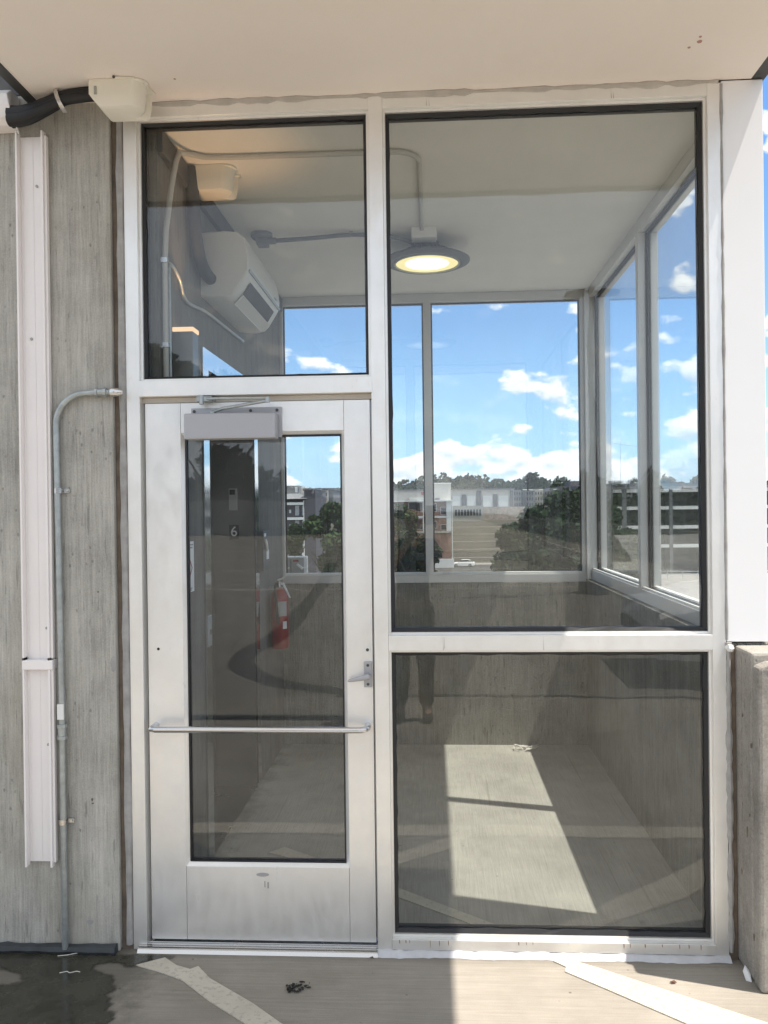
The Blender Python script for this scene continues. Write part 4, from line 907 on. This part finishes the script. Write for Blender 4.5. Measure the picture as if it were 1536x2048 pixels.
# B: brick and white building with penthouse
d = 175; y = d-3.19; X = lambda p, d=d: PX(p, d); Z = lambda p, d=d: TZ(p, d)
Bb = thing('brick_building', (X(840), y, -10), 'two storey brick and glass building with white corner piers and a white rooftop block', 'building')
bx('wall', X(785), X(902), y+1, y+22, -10, Z(1001), 'brick', Bb)
bx('roof_edge', X(780), X(905), y-.5, y+22.5, Z(1003), Z(1000.5), 'trim', Bb)
bx('floor_band', X(785), X(902), y+.6, y+1, Z(1036), Z(1032), 'trim', Bb)
bx('base_band', X(785), X(903), y+.2, y+1, Z(1066), Z(1062), 'precast2', Bb)
for xa, xb in ((893, 902), (846, 852)): bx('corner_pier', X(xa), X(xb), y+.3, y+1.2, Z(1062), Z(1001), 'trim', Bb)
bx('pole', X(903.6), X(904.8), y+.0, y+.2, -10, Z(1001), 'trim', Bb)
bx('rooftop_block', X(864), X(903), y+4, y+16, Z(1000.4), Z(967), 'precast', Bb); bx('block_coping', X(863), X(904), y+3.6, y+16.4, Z(967), Z(965), 'trim', Bb)
bx('rooftop_unit', X(818), X(846), y+6, y+10, Z(1000.4), Z(994), 'grey_box', Bb); bx('rooftop_unit', X(870), X(880), y+2, y+3.5, Z(1000.4), Z(996), 'siding2', Bb)
for xa, xb, za, zb in ((818, 845, 1023, 1005), (818, 845, 1058, 1038), (868, 873, 1023, 1008), (882, 892, 1029, 1015), (868, 873, 1056, 1043), (882, 892, 1060, 1050)):
    fr = bx('window_frame', X(xa-.8), X(xb+.8), y+.9, y+1, Z(za+.8), Z(zb-.8), 'trim', Bb); bx('window', X(xa), X(xb), y+.8, y+.9, Z(za), Z(zb), 'winglass', Bb)
bx('white_wall', X(866), X(903), y-14, y-13.6, -10, Z(1110), 'trim', Bb)
# C: long pale store
d = 235; y = d-3.19; X = lambda p, d=d: PX(p, d); Z = lambda p, d=d: TZ(p, d)
Cc = thing('store_building', (X(960), y, -10), 'long pale panelled store building with grey recessed bays', 'building')
bx('wall', X(760), X(1027), y, y+40, -10, Z(981), 'precast', Cc); bx('roof_edge', X(758), X(1028), y-.6, y+40.6, Z(981), Z(978.8), 'siding2', Cc)
for xa, xb in ((924, 932), (953, 962), (986, 993), (1019, 1026)): bx('bay_recess', X(xa), X(xb), y-.5, y, Z(1016), Z(990 if xa in (924, 986) else 983), 'siding2', Cc)
for xa, xb in ((905, 921), (934, 951), (965, 984), (996, 1016)): bx('infill_panel', X(xa), X(xb), y-.3, y, Z(1015), Z(993), 'trim', Cc)
bx('red_sign', X(843), X(857), y-.4, y, Z(989), Z(984), 'sign_red', Cc)
X = lambda p: PX(p, 215); Z = lambda p: TZ(p, 215); y = 215-3.19
bx('annex', X(904), X(966), y, y+15, -10, Z(1012.5), 'precast2', Cc)
bx('low_wall', X(966.3), X(1140), y+2, y+10, -10, Z(1015.5), 'stone', Cc)
for k in range(9): bx('annex_window', X(910+k*6), X(913.5+k*6), y-.1, y, Z(1032), Z(1020), 'winglass', Cc)
# D: grey apartments
d = 270; y = d-3.19; X = lambda p, d=d: PX(p, d); Z = lambda p, d=d: TZ(p, d)
D = thing('apartment_row', (X(1070), y, -10), 'row of grey three storey apartments below the big skyline tree', 'building')
rg = random.Random(3)
for k, (xa, xb, top, m) in enumerate(((1025, 1041, 982, 'siding2'), (1041, 1050, 984, 'siding'), (1050, 1068, 984, 'siding2'), (1068, 1086, 981, 'precast2'), (1086, 1098, 983, 'siding2'), (1098, 1118, 979, 'siding2'), (1118, 1140, 976, 'siding'), (1140, 1172, 966, 'siding'))):
    bx('wall', X(xa)+.02, X(xb)-.02, y+(k % 2)*1.2, y+14, -10, Z(top), m, D)
    for zc in (989, 1000, 1011):
        for q in range(int((xb-xa)/5)):
            xx = xa+2+q*5; bx('window', X(xx), X(xx+2.2), y+(k % 2)*1.2-.1, y+(k % 2)*1.2, Z(zc+3.4), Z(zc-2.6), 'winglass', D)
for xa in (1044, 1056, 1076, 1104): bx('white_cap', X(xa), X(xa+8), y-1, y-.02, Z(983), Z(981.5), 'trim', D)
# F: balcony block seen through the side windows
d = 122; y = d-3.19; X = lambda p, d=d: PX(p, d); Z = lambda p, d=d: TZ(p, d)
Fb = thing('balcony_block', (X(1320), y, -10), 'four storey grey apartment block with pale balcony fronts seen through the side windows', 'building')
bx('wall', X(1180), X(1640), y+2.5, y+18, -10, Z(972), 'siding', Fb); bx('roof_edge', X(1178), X(1642), y-.2, y+18.2, Z(984), Z(979), 'siding2', Fb)
bx('roof_block', X(1232), X(1247), y+3, y+7, Z(978.8), Z(965), 'precast2', Fb)
for (xa, xb) in ((1205, 1220), (1238, 1247), (1276, 1280), (1330, 1336), (1395, 1408), (1460, 1468), (1520, 1530), (1590, 1600)): bx('pier', X(xa), X(xb), y, y+2.4, -10, Z(984), 'siding2', Fb)
for zc in (987, 1021, 1059, 1096):
    for (xa, xb) in ((1221, 1237.5), (1247.5, 1275.5), (1281, 1329), (1337, 1394), (1409, 1459), (1469, 1519), (1531, 1589)):
        bx('balcony_front', X(xa), X(xb), y+.05, y+.35, Z(zc+3.5), Z(zc-3), 'trim', Fb); bx('balcony_window', X(xa+1), X(xb-1), y+2.4, y+2.48, Z(zc+30), Z(zc+6), 'winglass', Fb)
M['pale_ground'] = plain('pale_concrete_lot', (.44, .42, .41), .9, var=.12, vscale=.1)
b = MB(); b.box(18, 95, 52, 118, -9.96, -8.2); tag(b.build('terrace', M['pale_ground']), kind='structure')
rl = thing('terrace_railing', (48, 112, -8.2), 'white railing along the pale terrace in front of the balcony block', 'railing')
b = MB()
for z in (-7.3, -7.7): b.box(30, 90, 110, 110.06, z, z+.07)
b.build('rail', M['trim'], rl)
b = MB()
for k in range(31): b.box(30+k*2, 30.07+k*2, 110.07, 110.13, -8.2, -7.2)
b.build('post', M['trim'], rl)
# parking lot painted bays and fence
# tower crane far away
cr_ = thing('tower_crane', (62, 300, -10), 'faint tower crane far off in the clouds beyond the side window', 'crane')
b = MB(); X = lambda p: PX(p, 320); Z = lambda p: TZ(p, 320)
b.tube([(X(1222), 317, Z(893)), (X(1312), 317, Z(905))], .16, 6); b.build('jib', M['pale_win'], cr_)
b = MB(); b.tube([(X(1236), 317, -10), (X(1236), 317, Z(888))], .16, 6); b.build('mast', M['pale_win'], cr_)
b = MB(); b.box(X(1303), X(1309), 316, 318, Z(910), Z(905)); b.build('counterweight', M['siding2'], cr_)

# ================================================================== CARS
M['car_white'] = plain('white_car_paint', (.80, .80, .80), .25, var=.01); M['tyre'] = plain('tyre', (.02, .02, .02), .8)
M['car_glass'] = plain('car_glass', (.02, .025, .03), .05, var=.1)
def car(label):
    t_ = thing('parked_car', (0, 0, 0), label, 'car', 'white parked cars')
    # length along x, nose at -x
    st_ = [(-2.25, .35, .55, .70, .70), (-2.15, .28, .72, .80, .82), (-1.6, .25, .86, .88, .90), (-.95, .24, .96, .90, .91), (-.2, .24, 1.0, .91, .91), (.8, .24, 1.02, .91, .91), (1.6, .26, 1.04, .89, .90), (2.1, .30, 1.0, .82, .84), (2.25, .40, .85, .72, .72)]
    b = MB(); b.loft([[(x, -wb, zb), (x, -wt, (zb+zt)/2), (x, -wt*.97, zt-.08), (x, -wt*.85, zt), (x, wt*.85, zt), (x, wt*.97, zt-.08), (x, wt, (zb+zt)/2), (x, wb, zb)] for x, zb, zt, wb, wt in st_])
    bd = b.build('body', M['car_white'], t_, smooth=True)
    b = MB(); cb_ = [(-1.05, .97, .98, .78), (-.35, .97, 1.36, .66), (.1, .97, 1.44, .62), (.9, .97, 1.43, .62), (1.45, .97, 1.30, .65), (1.95, .97, 1.02, .74)]
    b.loft([[(x, -.80, z0), (x, -w_, z1), (x, w_, z1), (x, .80, z0)] for x, z0, z1, w_ in cb_]); b.build('window', M['car_glass'], t_, smooth=True)
    b = MB(); b.loft([[(x, -w_-.0, z1-.03), (x, -w_*.9, z1+.015), (x, w_*.9, z1+.015), (x, w_, z1-.03)] for x, z0, z1, w_ in cb_[1:5]]); b.build('roof', M['car_white'], t_, smooth=True)
    for x in (-1.4, 1.35):
        for s in (-1, 1):
            b = MB(); b.tube([(x, s*.70, .32), (x, s*.92, .32)], .32, 24); wh = b.build('wheel', M['tyre'], t_)
            b = MB(); b.tube([(x, s*.915, .32), (x, s*.93, .32)], .21, 20); b.build('rim', M['steel'], wh)
    for s in (-1, 1):
        b = MB(); b.box(-2.21, -2.05, s*.42, s*.74, .60, .72); b.build('headlight', M['pale_win'], t_, bevel=.02)
        b = MB(); b.box(2.1, 2.24, s*.45, s*.74, .72, .88); b.build('tail_light', M['sign_red'], t_, bevel=.02)
        b = MB(); b.box(-.75, -.58, s*.93, s*1.06, .98, 1.1); b.build('mirror', M['car_white'], t_, bevel=.03)
    b = MB(); b.box(-2.27, -2.2, -.5, .5, .42, .55); b.build('grille', M['tyre'], t_)
    return t_
c1_ = car('white car parked on the deck at the right, reflected in the low glass'); c1_.location = (4.35, -5.35, 0); c1_.rotation_euler = (0, 0, R(3))
c2_ = copy_tree(c1_); c2_.location = (PX(925, 163), 160, -9.97); c2_.rotation_euler = (0, 0, R(-4)); c2_['label'] = 'small white car parked far below beside the brick building'

# ================================================================== LAMP POST on the deck, dark trees and ramp wall behind the viewer
lp_ = thing('light_pole', (3.25, -13.26, 0), 'dark light pole with two flat heads, reflected near the rear corner', 'street lamp')
b = MB(); b.tube([(3.25, -13.26, 0), (3.25, -13.26, 6.1)], [.075, .055], 12); b.build('pole', M['charcoal'], lp_, smooth=True)
b = MB(); b.tube([(3.25, -13.26, 0), (3.25, -13.26, .6)], .28, 20); b.build('base', M['concrete_pier'], lp_)
b = MB(); b.tube([(2.95, -13.26, 5.98), (3.25, -13.26, 6.02), (3.55, -13.26, 5.98)], .03, 8); b.build('cross_arm', M['charcoal'], lp_)
for s in (-1, 1):
    b = MB(); xx = 3.25+s*.15; b.prism([(xx, -13.42, 5.93), (xx+s*.35, -13.42, 5.90), (xx+s*.35, -13.42, 5.97), (xx, -13.42, 6.03)], (0, .32, 0)); hd = b.build('lamp_head', M['charcoal'], lp_, bevel=.01)
    b = MB(); b.box(xx+s*.23, xx+s*.33, -13.36, -13.16, 5.885, 5.898); b.build('lens', M['white'], hd)
bw = MB(); bw.box(-30, -5.5, -52.2, -52, 0, 2.4); tag(bw.build('ramp_wall', M['concrete_pier']), 'long concrete ramp wall at the back left of the deck, reflected in the door', 'wall')
for i, (x, y, h, r) in enumerate([(-12, -58, 5, 5), (-16, -60, 12.5, 4.5), (-20.5, -57, 14.2, 4.5), (-25, -60, 14.5, 5), (-31, -58, 15, 6)]):
    tree(x, y, -10, h+10, r, ['dark tree nearest the middle behind the ramp wall', 'second tall dark tree behind the ramp wall', 'broad dark tree in the middle of the row behind the ramp wall', 'tallest dark tree behind the ramp wall', 'outermost dark tree behind the ramp wall'][i], n=3000, leaf=.55, seed=200+i, m='leaf2', group='trees behind the ramp wall')

b = MB(); ys = [-14-k*12 for k in range(14)]  # added dark ridge, closes bright gaps behind the trees reflected in the glass
b.loft([[(22+3*math.sin(k*1.7), y, -10), (36+4*math.sin(k*2.3), y, 2.2+1.2*math.sin(k*1.3)), (60, y, 4.0+1.0*math.sin(k*.9)), (130, y, 4.5), (150, y, -10)] for k, y in enumerate(ys)])
tag(b.build('added_dark_hill', M['far_wood'], smooth=True), kind='structure')
for i, (x, y, h, r) in enumerate([(15, -24, 12.0, 7), (25, -30, 12.6, 8), (19, -44, 13.4, 9), (36, -50, 13.8, 10), (26, -72, 14.4, 11), (48, -80, 15.0, 12), (18, -98, 14.6, 11)]):
    tree(x, y, -10, h, r, ['nearest', 'second nearest', 'third nearest', 'fourth nearest', 'fifth nearest', 'broadest', 'farthest'][i]+' dark tree below the right edge of the deck, reflected', n=5500, leaf=.8, seed=300+i, m='leaf2', group='trees beyond the deck edge')

# ================================================================== PHOTOGRAPHER (seen only as a reflection)
M['skin'] = plain('skin', (.45, .27, .19), .55); M['shirt'] = plain('dark_shirt', (.035, .035, .045), .9, var=.2); M['trousers'] = plain('dark_trousers', (.05, .048, .05), .9, var=.2)
M['hair'] = plain('dark_hair', (.02, .015, .012), .7, var=.3); M['shoe'] = plain('shoe', (.03, .03, .03), .6)
def skin_obj(name, verts, edges, m, parent, root=0, sub=2):
    bm = bmesh.new(); ly = bm.verts.layers.skin.verify(); vs = [bm.verts.new(Vector(v[0])-world_loc(parent) if parent is not None else v[0]) for v in verts]
    for a, c in edges: bm.edges.new((vs[a], vs[c]))
    for v, q in zip(vs, verts):
        v[ly].radius = q[1] if isinstance(q[1], tuple) else (q[1], q[1])
    vs[root][ly].use_root = True
    me = bpy.data.meshes.new(name); bm.to_mesh(me); bm.free(); me.materials.append(m)
    o = bpy.data.objects.new(name, me); C.objects.link(o)
    if parent is not None: o.parent = parent
    sm = o.modifiers.new('skin', 'SKIN'); sm.use_smooth_shade = True; ss = o.modifiers.new('sub', 'SUBSURF'); ss.levels = sub; ss.render_levels = sub
    return o
PXo, PYo = -.15, -3.47
pe = thing('person', (PXo, PYo, 0), 'person in dark clothes standing and holding up a phone, seen only as a reflection', 'person')
def pv(x, y, z): return (PXo+x, PYo+y, z)
V = [(pv(0, 0, .95), (.13, .10)), (pv(0, .01, 1.10), (.125, .095)), (pv(0, .015, 1.28), (.15, .105)), (pv(0, .0, 1.42), (.13, .085)), (pv(0, .005, 1.50), .055), (pv(0, .015, 1.57), .055), (pv(0, .03, 1.65), (.074, .088)), (pv(0, .02, 1.73), (.070, .082)),
     (pv(-.09, 0, .88), .085), (pv(-.10, .015, .50), .058), (pv(-.105, -.01, .10), .038), (pv(-.11, .10, .035), .036),
     (pv(.09, 0, .88), .085), (pv(.10, .015, .50), .058), (pv(.105, -.01, .10), .038), (pv(.11, .10, .035), .036),
     (pv(-.18, .0, 1.42), .055), (pv(-.24, .05, 1.18), .043), (pv(-.03, .17, 1.48), .032), (pv(.06, .205, 1.655), (.030, .020)),
     (pv(.18, .0, 1.42), .055), (pv(.29, .06, 1.20), .043), (pv(.27, .17, 1.46), .032), (pv(.24, .205, 1.655), (.030, .020))]
Ed = [(0, 1), (1, 2), (2, 3), (3, 4), (4, 5), (5, 6), (6, 7), (0, 8), (8, 9), (9, 10), (10, 11), (0, 12), (12, 13), (13, 14), (14, 15), (3, 16), (16, 17), (17, 18), (18, 19), (3, 20), (20, 21), (21, 22), (22, 23)]
def fingers(base, s):
    bx_, by_, bz_ = V[base][0]
    for k, (dz, L) in enumerate(((.030, .072), (.010, .080), (-.010, .074), (-.030, .058))):
        i0 = len(V); V.append(((bx_, by_+.012, bz_+dz), .010)); V.append(((bx_-s*L*.25, by_+.040, bz_+dz+.004), .0085)); V.append(((bx_-s*L*.7, by_+.046, bz_+dz+.006), .0075)); V.append(((bx_-s*L*.95, by_+.036, bz_+dz+.006), .0065))
        Ed.extend([(base, i0), (i0, i0+1), (i0+1, i0+2), (i0+2, i0+3)])
    i0 = len(V); V.append(((bx_-s*.008, by_-.012, bz_-.022), .011)); V.append(((bx_-s*.030, by_-.014, bz_+.004), .009)); V.append(((bx_-s*.046, by_-.006, bz_+.026), .0075)); Ed.extend([(base, i0), (i0, i0+1), (i0+1, i0+2)])
fingers(19, -1); fingers(23, 1)
skin_obj('body', V, Ed, M['skin'], pe)
skin_obj('shirt', [(pv(0, 0, .93), (.150, .12)), (pv(0, .01, 1.10), (.145, .115)), (pv(0, .015, 1.28), (.168, .122)), (pv(0, .0, 1.43), (.145, .10)), (pv(-.18, .0, 1.425), .072), (pv(-.235, .045, 1.20), .062), (pv(.18, .0, 1.425), .072), (pv(.28, .055, 1.22), .062), (pv(0, .0, 1.49), .068)], [(0, 1), (1, 2), (2, 3), (3, 4), (4, 5), (3, 6), (6, 7), (3, 8)], M['shirt'], pe)
skin_obj('trousers', [(pv(0, 0, .97), (.148, .118)), (pv(-.09, 0, .86), .105), (pv(-.10, .015, .50), .078), (pv(-.105, -.005, .10), .062), (pv(.09, 0, .86), .105), (pv(.10, .015, .50), .078), (pv(.105, -.005, .10), .062)], [(0, 1), (1, 2), (2, 3), (0, 4), (4, 5), (5, 6)], M['trousers'], pe)
for s in (-1, 1): skin_obj('shoe', [(pv(s*.105, -.05, .045), .045), (pv(s*.108, .03, .045), .047), (pv(s*.113, .13, .038), (.045, .034)), (pv(s*.114, .18, .034), (.034, .026))], [(0, 1), (1, 2), (2, 3)], M['shoe'], pe)
skin_obj('hair', [(pv(0, -.035, 1.60), (.06, .05)), (pv(0, -.035, 1.69), (.078, .072)), (pv(0, .0, 1.775), (.074, .066)), (pv(0, .055, 1.77), (.055, .03))], [(0, 1), (1, 2), (2, 3)], M['hair'], pe)
b = MB()
for s in (-1, 1): b.lathe((PXo+s*.031, PYo+.112, 1.675), [(0, -.009), (.010, -.004), (.011, 0), (.010, .004), (0, .009)], 10)
b.build('eyes', M['white'], pe)
b = MB(); b.prism([(PXo-.010, PYo+.112, 1.635), (PXo+.010, PYo+.112, 1.635), (PXo, PYo+.140, 1.638), ], (0, -.006, .045)); b.build('nose', M['skin'], pe, smooth=True)
b = MB(); b.tube([(PXo-.022, PYo+.110, 1.608), (PXo, PYo+.118, 1.605), (PXo+.022, PYo+.110, 1.608)], .005, 8); b.build('mouth', plain('lips', (.35, .14, .12), .5), pe)
ph = thing('phone', (0, -3.225, 1.70), 'slim dark phone held up in both hands by the reflected person', 'phone')
b = MB(); b.box(-.036+.0, .036, -3.236, -3.228, 1.61, 1.752); b.build('case', M['charcoal'], ph, bevel=.004)
b = MB(); b.box(-.010, .010, -3.2275, -3.226, 1.728, 1.740); b.build('camera_window', M['car_glass'], ph)
